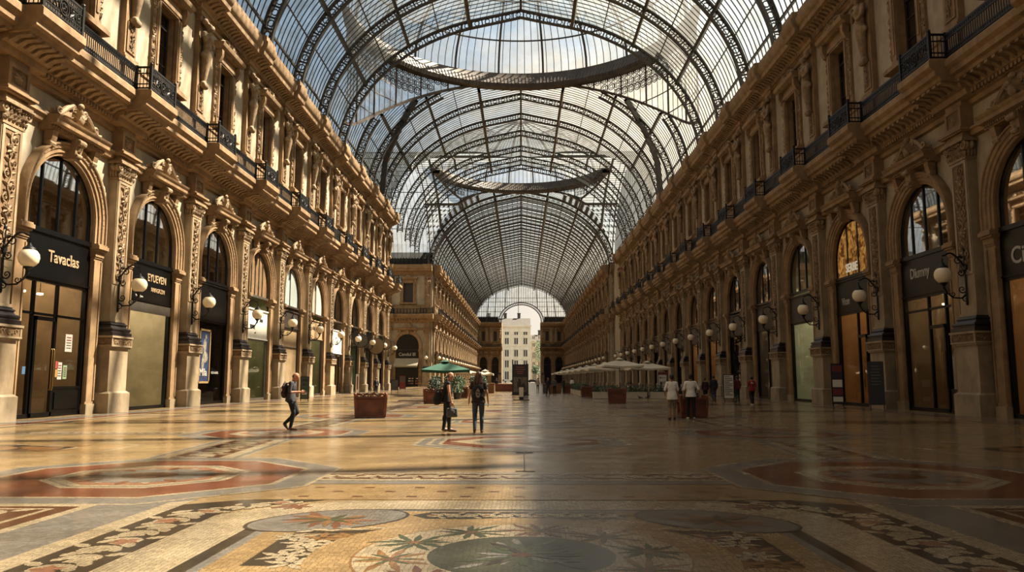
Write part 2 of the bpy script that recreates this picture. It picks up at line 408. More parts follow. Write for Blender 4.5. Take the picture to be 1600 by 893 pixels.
def f_pediment(mb, lod=0):
    W_ = 2.0
    prof = [(.1,11.66),(.5,11.72),(.52,11.86),(.78,11.92),(.80,12.08),(.86,12.14),(.90,12.24),(0,12.34),(0,11.66)]
    mb.prism(prof, -W_, W_, None, ST)
    mb.prism([(0,11.9),(.22,11.95),(.28,12.15),(.36,12.2),(.36,12.28),(0,12.3)], -3.55, 3.55, None, ST)
    for s_ in (-1, 1):      # consoles
        u = s_*1.55
        mb.prism([(.1,11.1),(.3,11.12),(.42,11.3),(.5,11.7),(.1,11.7)], u-.17, u+.17, None, ST)
        mb.lathe([(.1,-.2),(.14,-.18),(.14,.18),(.1,.2)], (.28, u, 11.16), 8, CA, Matrix.Rotation(pi/2, 3, 'X'))
    if not lod:
        for k in range(26): mb.box(.5, .60, -1.9+k*.15, -1.82+k*.15, 11.76, 11.86, CA)
def f_crest(mb, lod=0):
    """carved shell and foliage lying on the little cornice"""
    if lod:
        mb.prism([(-1.3,12.3),(1.3,12.3),(.7,12.8),(.3,13.3),(-.3,13.3),(-.7,12.8)], .15, .5, lambda a, b, u: (u, a, b), CA); return
    # broken curved pediment arms
    for s_ in (-1, 1):
        p = []; 
        for i in range(15):
            t = i/14; p.append((.42, s_*(1.45-1.05*t), 12.42+.62*sin(t*pi/2)**1.3+.05*t))
        mb.tube(p, [.13-.03*i/14 for i in range(15)], 6, CA)
        spiral(mb, s_*1.38, 12.58, .24, 1.5, -s_, -pi/2, .42, .085, CA, 18, 6)
        spiral(mb, s_*.42, 12.98, .2, 1.4, s_, pi*.9 if s_ < 0 else .1, .46, .07, CA, 16, 6)
        for k in range(6):
            leaf(mb, (.34, s_*(1.25-.17*k), 12.36), pi/2+s_*(.5-.06*k), .5+.04*k, .1, .2, CA, .1*s_)
        leaf(mb, (.36, s_*1.6, 12.36), pi/2-s_*.9, .42, .1, .15, CA); leaf(mb, (.36, s_*1.75, 12.36), pi/2-s_*1.3, .34, .08, .12, CA)
    for i in range(9):
        a = pi*(.06+.88*i/8); leaf(mb, (.42, 0, 12.62), a, .62, .1, .22, CA)
    mb.ell((.5, 0, 12.66), (.18, .24, .26), 10, 7, CA); mb.ell((.6, 0, 12.74), (.1, .13, .15), 8, 6, CA)
    mb.ell((.5, 0, 13.28), (.14, .2, .14), 8, 6, CA)
    mb.box(.05, .36, -1.3, 1.3, 12.3, 12.46, CA)
def f_corn(mb, u0, u1, lod=0):
    """balcony slab with its bed moulds; piers every BAY at u = u0 + k*BAY are added by f_corn_pier"""
    prof = [(0,13.3),(.18,13.34),(.2,13.55),(.34,13.6),(.36,13.78),(.5,13.84),(.52,14.05),(1.10,14.2),(1.14,14.34),(1.32,14.4),(1.34,14.62),(1.44,14.7),(1.5,14.78),(1.5,15.04),(1.44,15.12),(0,15.14)]
    mb.prism(prof, u0, u1, None, ST)
    if not lod:
        k = int((u1-u0)/.24)
        for i in range(k):
            u = u0+(i+.5)*(u1-u0)/k; mb.box(.34, .50, u-.07, u+.07, 13.62, 13.78, ST)
        k = int((u1-u0)/.48)
        for i in range(k):
            u = u0+(i+.5)*(u1-u0)/k; mb.prism([(.5,13.86),(.62,13.9),(.8,14.05),(1.08,14.08),(1.08,14.21),(.5,14.07)], u-.10, u+.10, None, CA)
def f_corn_pier(mb, lod=0):
    prof = [(.3,13.55),(.66,13.6),(.72,13.84),(.9,13.9),(.94,14.1),(1.7,14.2),(1.78,14.34),(1.95,14.4),(1.98,14.62),(2.10,14.7),(2.18,14.78),(2.18,15.06),(2.1,15.14),(.3,15.15)]
    mb.prism(prof, -1.38, 1.38, None, ST)
    if not lod:
        for u in (-1.1, -.66, -.22, .22, .66, 1.1): mb.prism([(.8,13.86),(.95,13.9),(1.2,14.05),(1.66,14.08),(1.66,14.21),(.8,14.1)], u-.13, u+.13, None, CA)
def f_top(mb, u0, u1, lod=0):
    prof = [(0,23.35),(.14,23.4),(.16,23.62),(.3,23.68),(.32,23.86),(.46,23.92),(.5,24.12),(1.02,24.26),(1.2,24.30),(1.24,24.62),(1.34,24.7),(1.42,24.86),(1.46,25.1),(1.46,25.2),(1.36,25.3),(1.36,25.62),(-.6,25.8),(-.6,23.35)]
    mb.prism(prof, u0, u1, None, ST)
    if not lod:
        k = int((u1-u0)/.22)
        for i in range(k):
            u = u0+(i+.5)*(u1-u0)/k; mb.box(.3, .44, u-.065, u+.065, 23.7, 23.86, ST)
        k = int((u1-u0)/.45)
        for i in range(k):
            u = u0+(i+.5)*(u1-u0)/k; mb.prism([(.46,23.94),(.6,23.98),(.78,24.12),(1.0,24.16),(1.0,24.27),(.46,24.14)], u-.10, u+.10, None, CA)
def f_top_pier(mb, lod=0):
    prof = [(.2,23.6),(.5,23.66),(.54,23.88),(.72,23.94),(.76,24.14),(1.32,24.26),(1.5,24.30),(1.54,24.62),(1.64,24.7),(1.72,24.86),(1.76,25.1),(1.76,25.22),(1.66,25.3),(1.66,25.66),(.2,25.78)]
    mb.prism(prof, -1.0, 1.0, None, ST)
    step_boxes(mb, ((.42,.66,23.35,23.66),(.36,.58,22.95,23.35)), ST)
    if not lod:
        for u in (-.75, -.25, .25, .75): mb.prism([(.7,23.94),(.85,23.98),(1.05,24.12),(1.3,24.16),(1.3,24.27),(.7,24.14)], u-.13, u+.13, None, CA)
        mb.face([(.365,-.4,23.02),(.365,.4,23.02),(.365,.4,23.3),(.365,-.4,23.3)], GR)
def f_surround(mb, lod=0):
    """stone frame of the tall upper window: opening u +-1.05, z 18..21.8"""
    for s_ in (-1, 1):
        a, b = sorted((s_*1.05, s_*1.42)); mb.box(-.05, .22, a, b, 17.6, 21.9, ST)
        a, b = sorted((s_*1.14, s_*1.34)); mb.box(.22, .27, a, b, 18.2, 21.7, ST)
        a, b = sorted((s_*1.42, s_*1.72)); mb.box(-.05, .14, a, b, 17.6, 22.0, ST)
        if not lod:
            for z, h in ((18.6, .5), (19.8, .55), (21.3, .6)):
                spiral(mb, s_*1.62, z, .2, 1.2, s_, pi/2, .16, .06, CA, 12, 5); leaf(mb, (.15, s_*1.6, z+.1), pi/2, h, .12, .12, CA); leaf(mb, (.15, s_*1.6, z-.1), -pi/2, h, .12, .12, CA)
        mb.prism([(.1,21.6),(.34,21.7),(.52,22.1),(.52,22.5),(.1,22.5)], s_*1.55-.16, s_*1.55+.16, None, ST)
    mb.box(-.05, .22, -1.42, 1.42, 21.8, 22.2, ST); mb.box(.22, .27, -1.3, 1.3, 21.9, 22.1, ST)
    mb.box(0, .18, -1.6, 1.6, 22.2, 22.5, ST)
    mb.prism([(0,22.5),(.42,22.52),(.48,22.62),(.66,22.7),(.72,22.86),(.72,22.94),(0,23.0)], -1.95, 1.95, None, ST)
    if not lod:
        for k in range(22): mb.box(.42, .5, -1.75+k*.165, -1.67+k*.165, 22.52, 22.62, CA)
    mb.prism([(0,17.25),(.55,17.3),(.55,17.5),(.42,17.56),(.42,17.66),(0,17.7)], -1.85, 1.85, None, ST)
def f_wincrest(mb, lod=0):
    if lod: mb.prism([(-1.2,22.96),(1.2,22.96),(.5,23.3),(0,23.6),(-.5,23.3)], .1, .5, lambda a, b, u: (u, a, b), CA); return
    for s_ in (-1, 1):
        mb.tube([(.4, s_*(1.7-1.2*i/10), 23.02+.42*sin(i/10*pi/2)) for i in range(11)], .09, 6, CA)
        spiral(mb, s_*.55, 23.36, .17, 1.3, s_, pi/2, .46, .06, CA, 14, 5); spiral(mb, s_*1.5, 23.16, .14, 1.2, -s_, 0, .42, .05, CA, 12, 5)
        for k in range(4): leaf(mb, (.36, s_*(.4+.2*k), 22.98), pi/2-s_*(.3+.12*k), .4, .09, .16, CA)
    for i in range(7): leaf(mb, (.42, 0, 23.1), pi*(.08+.84*i/6), .5, .09, .18, CA)
    mb.ell((.5, 0, 23.12), (.14, .17, .2), 9, 6, CA)
def f_hermpost(mb, lod=0):
    step_boxes(mb, ((.46,.74,15.1,16.9),(.52,.80,16.9,17.1),(.40,.66,17.1,17.3),(.30,.56,17.3,23.0)), ST)
    mb.box(.30, .36, -.42, .42, 17.5, 19.0, ST)
    if not lod:
        mb.face([(.365,-.3,17.6),(.365,.3,17.6),(.365,.3,18.9),(.365,-.3,18.9)], GR)
        arabesque(mb, .37, 0, 17.65, .24, 1.2, CA, .4, .03, 5)
def f_base2(mb, u0, u1, lod=0):
    mb.prism([(0,15.1),(.3,15.1),(.3,16.85),(.38,16.9),(.38,17.05),(.2,17.15),(0,17.2)], u0, u1, None, ST)
def f_rail(mb, u0, u1, n=1.36, lod=0):
    for z, h in ((15.24, .025), (15.42, .02), (15.98, .02), (16.22, .035)): mb.box(n-.025, n+.025, u0, u1, z-h*1.3, z+h*1.3, 0)
    L = u1-u0; k = max(2, int(L/(.15 if not lod else .45)))
    for i in range(k+1):
        u = u0+L*i/k; w = .024 if not lod else .06
        mb.box(n-.012, n+.012, u-w, u+w, 15.24, 16.22, 0)
    if lod: return
    for i in range(k):
        u = u0+L*(i+.5)/k
        for z in (15.33, 16.09): mb.tube([(n, u+.055*cos(a*pi/3), z+.075*sin(a*pi/3)) for a in range(6)], .022, 4, 0, closed=True)
def f_rail_pier(mb, lod=0):
    n = 2.04; w = 1.26
    f2 = MB()
    for z, h in ((15.24, .03), (15.44, .02), (15.96, .02), (16.26, .045)):
        mb.box(n-.03, n+.03, -w, w, z-h, z+h, 0)
        for s_ in (-1, 1): mb.box(1.33, n, s_*w-.03, s_*w+.03, z-h, z+h, 0)
    for s_ in (-1, 1):
        mb.box(n-.06, n+.06, s_*w-.06, s_*w+.06, 15.12, 16.36, 0); mb.box(1.3, 1.42, s_*w-.06, s_*w+.06, 15.12, 16.34, 0)
        mb.ell((n, s_*w, 16.42), (.08, .08, .09), 8, 6, 0)
        for i in range(1, 4): mb.box(1.36+.17*i-.014, 1.36+.17*i+.014, s_*w-.014, s_*w+.014, 15.24, 16.26, 0)
    if lod:
        for i in range(9): mb.box(n-.012, n+.012, -w+.28*i-.05, -w+.28*i+.05, 15.24, 16.26, 0)
        return
    for i in range(17):
        u = -w+2*w*i/16; mb.box(n-.014, n+.014, u-.02, u+.02, 15.24, 16.26, 0)
        if i < 16:
            for z in (15.34, 16.1): mb.tube([(n, u+.075+.06*cos(a*pi/3), z+.08*sin(a*pi/3)) for a in range(6)], .022, 4, 0, closed=True)
    # central wreath with scrolls
    mb.tube([(n+.03, .3*cos(a*pi/8), 15.7+.3*sin(a*pi/8)) for a in range(16)], .032, 5, 0, closed=True)
    mb.tube([(n+.03, .17*cos(a*pi/6), 15.7+.17*sin(a*pi/6)) for a in range(12)], .024, 5, 0, closed=True)
    for s_ in (-1, 1):
        spiral(mb, s_*.58, 15.82, .17, 1.4, s_, pi/2, n+.02, .028, 0, 14, 4); spiral(mb, s_*.58, 15.54, .15, 1.4, -s_, -pi/2, n+.02, .026, 0, 14, 4)
        spiral(mb, s_*.95, 15.7, .2, 1.5, s_, pi/2, n+.02, .028, 0, 14, 4)
        leaf(mb, (n+.02, s_*.4, 15.5), pi/2-s_*.8, .4, .07, .05, 0); leaf(mb, (n+.02, s_*.75, 15.52), pi/2+s_*.3, .4, .06, .05, 0)
    for a in range(8): leaf(mb, (n+.03, 0, 15.7), a*pi/4, .17, .04, .05, 0)

# figure on the post: tapered scroll body, torso, arms folded behind the head, head - blended by remesh
def remeshed(mb, name, mats, vox, smooth_it=4, smooth=60):
    me = mb.mesh(name+'_tmp', mats); o = bpy.data.objects.new(name+'_tmp', me); COL.objects.link(o)
    r = o.modifiers.new('r', 'REMESH'); r.mode = 'VOXEL'; r.voxel_size = vox; r.use_smooth_shade = True
    if smooth_it:
        s_ = o.modifiers.new('s', 'SMOOTH'); s_.iterations = smooth_it; s_.factor = .5
    dg = bpy.context.evaluated_depsgraph_get(); dg.update()
    ne = bpy.data.meshes.new_from_object(o.evaluated_get(dg)); ne.name = name
    bpy.data.objects.remove(o); bpy.data.meshes.remove(me)
    ne.materials.clear()
    for m in (mats if isinstance(mats, (list, tuple)) else [mats]): ne.materials.append(m)
    return ne
def herm_mb():
    m = MB()
    m.caps((.42,0,19.2), (.55,0,20.9), .16, .34, 12); m.ell((.46,0,19.15), (.24,.28,.2))          # scroll foot and tapering sheath
    m.lathe([(.12,-.3),(.2,-.26),(.2,.26),(.12,.3)], (.5,0,19.1), 10, 0, Matrix.Rotation(pi/2, 3, 'X'))
    for k in range(5):
        u = -.24+.12*k; m.caps((.66,u,20.9), (.52,u*.5,19.5), .07, .05, 6)                            # drapery folds
    m.ell((.56,0,21.05), (.3,.4,.3)); m.ell((.58,0,21.5), (.26,.32,.35)); m.ell((.6,0,21.95), (.3,.42,.4))   # hips, waist, chest
    for s_ in (-1, 1):
        m.ell((.82,s_*.16,21.95), (.12,.15,.14)); m.ell((.58,s_*.44,22.18), (.17,.17,.17))
        m.caps((.58,s_*.46,22.15), (.72,s_*.62,21.7), .13, .11, 8); m.caps((.72,s_*.62,21.7), (.86,s_*.3,21.45 if s_ > 0 else 22.25), .1, .08, 8)
        m.ell((.88,s_*.26,21.45 if s_ > 0 else 22.25), (.1,.1,.1))
    m.caps((.6,0,22.25), (.66,0,22.5), .14, .12, 8); m.ell((.72,0,22.68), (.2,.18,.24)); m.ell((.9,0,22.64), (.05,.04,.06)); m.ell((.66,0,22.78), (.24,.23,.2))
    for a in range(7): m.ell((.62+.14*cos(a), .2*sin(a*1.7), 22.84), (.1,.1,.1))
    m.caps((.55,-.46,22.95), (.55,.46,22.95), .16, .16, 8)
    for s_ in (-1, 1): m.ell((.6,s_*.5,22.92), (.2,.16,.2)); m.ell((.5,s_*.34,20.9), (.16,.2,.2))
    return m
HERM = remeshed(herm_mb(), 'herm_figure', FM, .045, 2)
for p_ in HERM.polygons: p_.material_index = CA; p_.use_smooth = True

def wall_bay(mb, u0, lod=0, m=PL):
    """plaster wall of one bay centred u0 with its arch and upper window cut through, and the reveals"""
    q = lambda pts: mb.face([(0, u0+u, z) for u, z in pts], m)
    H = BAY/2; k = 8 if lod else 20
    q([(-H,0),(-HW,0),(-HW,ZS),(-H,ZS)]); q([(HW,0),(H,0),(H,ZS),(HW,ZS)])
    arc = [(HW*cos(pi-pi*i/k), ZS+HW*sin(pi*i/k)) for i in range(k+1)]
    zt = 14.
    q([(-H,ZS),(-HW,ZS),(-HW,zt),(-H,zt)]); q([(HW,ZS),(H,ZS),(H,zt),(HW,zt)])
    for i in range(k): q([arc[i], arc[i+1], (arc[i+1][0], zt), (arc[i][0], zt)])
    q([(-H,zt),(H,zt),(H,17.6),(-H,17.6)]); q([(-H,21.8),(H,21.8),(H,ZTOP),(-H,ZTOP)])
    q([(-H,17.6),(-1.05,17.6),(-1.05,21.8),(-H,21.8)]); q([(1.05,17.6),(H,17.6),(H,21.8),(1.05,21.8)])
    D = -.85
    out = [(-HW,0)]+arc+[(HW,0)]
    for a, b in zip(out, out[1:]): mb.face([(0,u0+a[0],a[1]),(D,u0+a[0],a[1]),(D,u0+b[0],b[1]),(0,u0+b[0],b[1])], ST)
    w = [(-1.05,17.6),(1.05,17.6),(1.05,21.8),(-1.05,21.8),(-1.05,17.6)]
    for a, b in zip(w, w[1:]): mb.face([(0,u0+a[0],a[1]),(-.7,u0+a[0],a[1]),(-.7,u0+b[0],b[1]),(0,u0+b[0],b[1])], ST)

def mk(fn, lod=0, smooth=35, name=None):
    mb = MB(); fn(mb, lod); return mb.mesh(name or fn.__name__[2:], FM, smooth)
MESH = {}
for nm, fn in dict(plinth=f_plinth, pilaster_base=f_base, pilaster=f_shaft, capital=f_capital, entablature_block=f_block, archivolt=f_archivolt,
                   arch_cornice=f_pediment, carved_crest=f_crest, window_surround=f_surround, window_crest=f_wincrest, herm_post=f_hermpost).items():
    MESH[nm] = mk(fn, 0, 35, nm)
def herm_far(mb):
    me = HERM
def far_pier_mesh():
    mb = MB()
    for fn in (f_plinth, f_base, f_shaft, f_capital, f_block, f_hermpost, f_corn_pier, f_top_pier): fn(mb, 1)
    h = herm_mb(); mb.add(h, None, CA)
    return mb.mesh('facade_pier', FM, 40)
def far_bay_mesh():
    mb = MB()
    for fn in (f_archivolt, f_pediment, f_crest, f_surround, f_wincrest): fn(mb, 1)
    for a, b in ((-BAY/2, BAY/2),): f_corn(mb, a, b, 1); f_top(mb, a, b, 1); f_base2(mb, a, b, 1)
    k = 16
    for u in (-1.9, 1.9):
        for i in range(6): mb.box(.5, 1.05, u-1.6+i*.6, u-1.4+i*.6, 13.86, 14.2, CA)
    return mb.mesh('facade_bay', FM, 40)
MESH['carved_panel'] = mk(f_panel, 0, 35, 'carved_panel')
MESH['far_pier'] = far_pier_mesh(); MESH['far_bay'] = far_bay_mesh()
def rail_meshes():
    a = MB(); f_rail(a, -(BAY/2-1.3), BAY/2-1.3); b = MB(); f_rail_pier(b)
    c = MB(); f_rail(c, -(BAY/2-1.3), BAY/2-1.3, 1.36, 1); d = MB(); f_rail_pier(d, 1)
    MESH['rail'] = a.mesh('railing_panel', [M_iron]); MESH['railp'] = b.mesh('railing_bay_front', [M_iron])
    MESH['rail1'] = c.mesh('railing_panel_far', [M_iron]); MESH['railp1'] = d.mesh('railing_bay_front_far', [M_iron])
rail_meshes()
def win_meshes():
    """upper window: wooden frame with two leaves, panes"""
    f = MB()
    for s_ in (-1, 1):
        a, b = sorted((s_*1.05, s_*.93)); f.box(-.5, -.36, a, b, 17.6, 21.8, 0)
        a, b = sorted((s_*.0, s_*.07)); f.box(-.5, -.36, a, b, 17.6, 21.0, 0)
        for z in (18.9, 20.0): f.box(-.47, -.40, min(0, s_*.95), max(0, s_*.95), z-.03, z+.03, 0)
    for z0, z1 in ((17.6, 17.8), (20.95, 21.08), (21.68, 21.8)): f.box(-.5, -.36, -1.05, 1.05, z0, z1, 0)
    MESH['winframe'] = f.mesh('window_frame', [M_woodfr])
    p = MB(); p.face([(-.43,-1.0,17.7),(-.43,1.0,17.7),(-.43,1.0,21.75),(-.43,-1.0,21.75)], 0)
    MESH['winpane'] = p.mesh('pane', [M_winglass])
    d = MB()   # dim room behind, with pale curtain on one side
    d.box(-3.2, -.7, -1.9, 1.9, 17.4, 22.2, 0); d.f.pop(3); d.m.pop(3)
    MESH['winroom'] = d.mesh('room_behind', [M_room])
    c = MB()
    for s_, wd in ((-1, .55), (1, .3)):
        rows = []
        for i in range(13):
            u = s_*(1.0-wd*i/12); x = -.62+.04*sin(i*2.1); rows.append([(x, u, 17.65), (x, u, 21.7)])
        c.grid(rows, 0)
    MESH['curtain'] = c.mesh('curtain', [M_curtain], 60)
M_curtain = mat('curtain_cloth', S(150,140,118), .9, .1, 4)
win_meshes()
# ---------------------------------------------------------------- walls
WX = 19.6; FX = 18.8; FY = 161.5; EY = 328.
L_P = [27.8+BAY*k for k in range(-1, 11)]; L_B = [31.925+BAY*k for k in range(-1, 10)]
R_P = [33.0+BAY*k for k in range(-1, 15)]; R_B = [28.875+BAY*k for k in range(0, 15)]
NWIN = [0]
def child(nm, key, par, loc, rz): return put(nm, MESH[key], par, loc, rz)
def wall(name, sx, X, piers, bays, y0, y1, blank=()):
    rz = 0 if sx < 0 else pi; X = sx*X
    mb = MB()
    def yy(y): return y if sx < 0 else -y
    for b in bays: wall_bay(mb, yy(b))
    e0 = min(bays)-BAY/2; e1 = max(bays)+BAY/2
    for a, b in ((y0, e0), (e1, y1)):
        if b-a > .05:
            p, q = sorted((yy(a), yy(b))); mb.face([(0,p,0),(0,q,0),(0,q,ZTOP),(0,p,ZTOP)], PL)
    o = mb.build(name, FM, None, None, (X, 0, 0), rz); tag(o, kind='structure')
    for y in piers:
        loc = (0, yy(y), 0)
        child('plinth', 'plinth', o, loc, 0)
        p = child('pilaster', 'pilaster', o, loc, 0)
        child('pilaster_base', 'pilaster_base', p, (0,0,0), 0); child('carved_panel', 'carved_panel', p, (0,0,0), 0); child('capital', 'capital', p, (0,0,0), 0)
        child('entablature_block', 'entablature_block', p, (0,0,0), 0)
        h = child('herm_post', 'herm_post', o, loc, 0); put('herm_figure', HERM, h)
    for y in bays:
        loc = (0, yy(y), 0)
        child('archivolt', 'archivolt', o, loc, 0)
        c = child('arch_cornice', 'arch_cornice', o, loc, 0); child('carved_crest', 'carved_crest', c, (0,0,0), 0)
        s_ = child('window_surround', 'window_surround', o, loc, 0); child('window_crest', 'window_crest', s_, (0,0,0), 0)
    a, b = sorted((yy(y0), yy(y1)))
    m1 = MB(); f_corn(m1, a, b); [m1.add(PIERC, Matrix.Translation((0, yy(y), 0))) for y in piers]; m1.build('balcony_slab', FM, o, 35)
    m2 = MB(); f_top(m2, a, b); [m2.add(PIERT, Matrix.Translation((0, yy(y), 0))) for y in piers]; m2.build('main_cornice', FM, o, 35)
    m3 = MB(); f_base2(m3, a, b); m3.build('window_base_course', FM, o, 35)
    return o
PIERC = MB(); f_corn_pier(PIERC); PIERT = MB(); f_top_pier(PIERT)
wl = wall('wall_left', -1, WX, L_P, L_B, 11., 111.6)
wr = wall('wall_right', 1, WX, R_P, R_B, 11., 149.6)
def upper_windows(sx, bays, vis):
    for i, y in enumerate(bays):
        NWIN[0] += 1
        o = put('window_%d' % NWIN[0], MESH['winframe'], None, (sx*WX, y, 0), 0 if sx < 0 else pi); tag(o, kind='structure')
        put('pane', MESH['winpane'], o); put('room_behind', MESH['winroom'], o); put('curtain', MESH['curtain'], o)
upper_windows(-1, L_B, None); upper_windows(1, R_B, None)
def balcony(sx, piers, bays, label):
    rz = 0 if sx < 0 else pi
    o = empty('balcony_railing', (sx*WX, piers[0], 15.12), rz); tag(o, label, 'railing')
    for y in piers: put('railing_bay_front', MESH['railp'], o, (0, (y-piers[0])*(1 if sx < 0 else -1), -15.12))
    for y in bays: put('railing_panel', MESH['rail'], o, (0, (y-piers[0])*(1 if sx < 0 else -1), -15.12))
balcony(-1, L_P, L_B, 'black wrought iron balcony railing along the sunlit left facade')
balcony(1, R_P, R_B, 'black wrought iron balcony railing along the shaded right facade')

def far_wall(name, loc, rz, piers, bays, lo, hi, su=1., group=None, dark=True):
    """far facade built from the simple bay pieces; positions are local u"""
    mb = MB()
    for b in bays:
        t = MB(); wall_bay(t, 0, 1); mb.add(t, Matrix.Translation((0, b, 0)) @ Matrix.Diagonal((1, su, 1, 1)))
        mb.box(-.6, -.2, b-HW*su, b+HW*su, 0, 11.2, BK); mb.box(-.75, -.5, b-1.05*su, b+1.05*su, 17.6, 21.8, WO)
        for u in (-.7, .7): mb.box(-.2, -.12, b+u*su-.05, b+u*su+.05, 7.7, 10.5, IR)
        mb.box(-.25, -.1, b-HW*su, b+HW*su, 7.5, 7.75, WO)
    e0 = min(bays)-BAY*su/2; e1 = max(bays)+BAY*su/2
    for a, b in ((lo, e0), (e1, hi)):
        if b-a > .02: mb.face([(0,a,0),(0,b,0),(0,b,ZTOP),(0,a,ZTOP)], PL)
    o = mb.build(name, FM, None, None, loc, rz); tag(o, kind='structure')
    for y in piers:
        c = put('facade_pier', MESH['far_pier'], o, (0, y, 0))
        if su != 1: c.scale = (1, .8, 1)
    for y in bays:
        c = put('facade_bay', MESH['far_bay'], o, (0, y, 0)); c.scale = (1, su*1.001, 1)
    m = MB()
    for y in bays: m.add(RAILF, Matrix.Translation((0, y, 0)) @ Matrix.Diagonal((1, su*1.45, 1, 1)))
    for y in piers: m.add(RAILPF, Matrix.Translation((0, y, 0)) @ Matrix.Diagonal((1, .8 if su != 1 else 1, 1, 1)))
    m.build('railing', [M_iron], o)
    return o
RAILF = MB(); f_rail(RAILF, -(BAY/2-1.3), BAY/2-1.3, 1.36, 1); RAILPF = MB(); f_rail_pier(RAILPF, 1)
FP = [162.9-FY+BAY*k for k in range(0, 21)]; FB = [162.9-FY+BAY*(k+.5) for k in range(0, 20)]
far_wall('wall_far_left', (-FX, FY, 0), 0, FP, FB, 0, EY-FY)
far_wall('wall_far_right', (FX, FY, 0), pi, [-p for p in FP], [-b for b in FB], -(EY-FY), 0)
# corner blocks facing the camera across the crossing
far_wall('wall_corner_left', (-FX, FY, 0), -pi/2, [-1.0, -9.25, -17.5], [-5.12, -13.37], -30, .0)
far_wall('wall_corner_right', (FX, FY, 0), -pi/2, [1.0], [5.12], .0, 12)
# end wall: two narrow bays each side of the open portal
EB = (FX-8.3)/2/BAY
far_wall('wall_end_left', (-FX, EY, 0), -pi/2, [.7, 5.2, 10.0-.3], [5.15*.5+.1, 5.15*1.5], 0, 10.3, EB)
far_wall('wall_end_right', (FX, EY, 0), -pi/2, [-.7, -5.2, -10.0+.3], [-5.15*.5-.1, -5.15*1.5], -10.3, 0, EB)
mb = MB()   # portal reveals, and the return walls at the crossing
for s_ in (-1, 1): mb.box(min(s_*8.3, s_*10.5), max(s_*8.3, s_*10.5), EY+.9, EY+9, 0, ZTOP, ST)
mb.build('wall_portal', FM); tag(bpy.data.objects['wall_portal'], kind='structure')
mb = MB(); mb.box(-46, -WX-.9, 110.6, 111.6, 0, ZTOP, PL); mb.box(-47, -46, 110, FY+1, 0, ZTOP, PL)
mb.build('wall_transept', FM); tag(bpy.data.objects['wall_transept'], kind='structure')
mb = MB(); mb.box(WX, WX+.4, 149.6, FY, 0, ZTOP, PL); mb.build('wall_crossing_right', FM); tag(bpy.data.objects['wall_crossing_right'], kind='structure')
# ---------------------------------------------------------------- iron and glass roof
VA = 19.9; VZ = 25.0; VB = 16.2; SKW = 5.75; SKZ = VZ+VB*sqrt(1-(SKW/VA)**2); RIDGE = SKZ+1.25
RINGZ = 41.8; D1 = (0., 80.2, 19.2); D2 = (0., 141.2, 16.4)
def zA(x, a=VA):
    x = abs(x)
    if x < SKW: return SKZ+(1-x/SKW)*1.25
    return VZ+VB*sqrt(max(0, 1-(x/a)**2))
TC, TH = 136.6, 25.2
def zB(y):
    t = abs(y-TC)/TH
    if t >= 1: return VZ
    if abs(y-TC) < SKW: return SKZ+(1-abs(y-TC)/SKW)*1.25
    return VZ+VB*sqrt(1-t*t)
def zroof(x, y):
    if 111.4 < y < 161.8: return max(zA(x), zB(y))
    return zA(x)
Y0R = 11.
G_vault = roofglass('vault_glass', (.80,.84,.86,1), (.60,.60,.56,1), .13)
G_sky = roofglass('skylight_glass', (.88,.91,.92,1), (.6,.62,.62,1), .08, .35, .75)
G_dome = roofglass('dome_glass', (.96,.98,1,1), (.95,.96,.98,1), .02, .35, .95)
G_far = roofglass('far_vault_glass', (.92,.88,.80,1), (.5,.5,.46,1), .08, .35, .8)
ceil = empty('ceiling'); tag(ceil, kind='structure')
def xs_profile():
    xs = []
    k = 22
    a0 = math.acos(SKW/VA)
    for i in range(k+1): xs.append(-VA*cos(a0*i/k))
    xs = xs[:-1]+[-SKW]+[-SKW*(1-i/5) for i in range(1, 6)]
    xs += [-x for x in xs[:-1][::-1]]
    return xs
XS = xs_profile()
def hole(x, y, grow=0.):
    for cx, cy, r in (D1, D2):
        if y > cy-.01-grow*.2 and hypot(x-cx, y-cy) < r+grow: return (cx, cy, r)
    return None
def snap(x, y):
    h = hole(x, y)
    if not h: return None
    return h
def glazing(name, m, mats, ya, yb, dy, xf=lambda x, y: True, zf=zroof):
    ny = int(round((yb-ya)/dy)); ys = [ya+(yb-ya)*i/ny for i in range(ny+1)]
    idx = {}; vs_ = []; fs = []; ms = []
    ins = [[hole(x, y) is not None for y in ys] for x in XS]
    def vid(i, j):
        if (i, j) in idx: return idx[(i, j)]
        x, y = XS[i], ys[j]
        # points beside a hole slide onto its circle
        near = any(0 <= i+a < len(XS) and 0 <= j+b < len(ys) and ins[i+a][j+b] for a in (-1, 0, 1) for b in (-1, 0, 1))
        px, py = x, y
        if near:
            h = hole(x, y, 2.5)
            if h and y <= h[1]+.01: py = h[1]
            elif h:
                d = hypot(x-h[0], y-h[1]); k = (h[2]+.0)/d; px, py = h[0]+(x-h[0])*k, h[1]+(y-h[1])*k
                if abs(px) > VA: px = VA if px > 0 else -VA
        vs_.append((px, py, zf(px, py))); idx[(i, j)] = len(vs_)-1
        return len(vs_)-1
    for i in range(len(XS)-1):
        for j in range(ny):
            if ins[i][j] or ins[i+1][j] or ins[i][j+1] or ins[i+1][j+1]: continue
            fs.append((vid(i, j), vid(i+1, j), vid(i+1, j+1), vid(i, j+1)))
            xm = (XS[i]+XS[i+1])/2; ms.append(1 if abs(xm) < SKW else 0)
    mb = MB(); mb.v = vs_; mb.f = fs; mb.m = ms
    return mb.build(name, mats, ceil)
glazing('vault_glazing', None, [G_vault, G_sky], Y0R, 111.6, .9)
glazing('crossing_glazing', None, [G_vault, G_sky], 111.6, FY, .7)
glazing('far_vault_glazing', None, [G_far, G_vault], FY, EY, 4., zf=lambda x, y: zA(x*VA/VA))
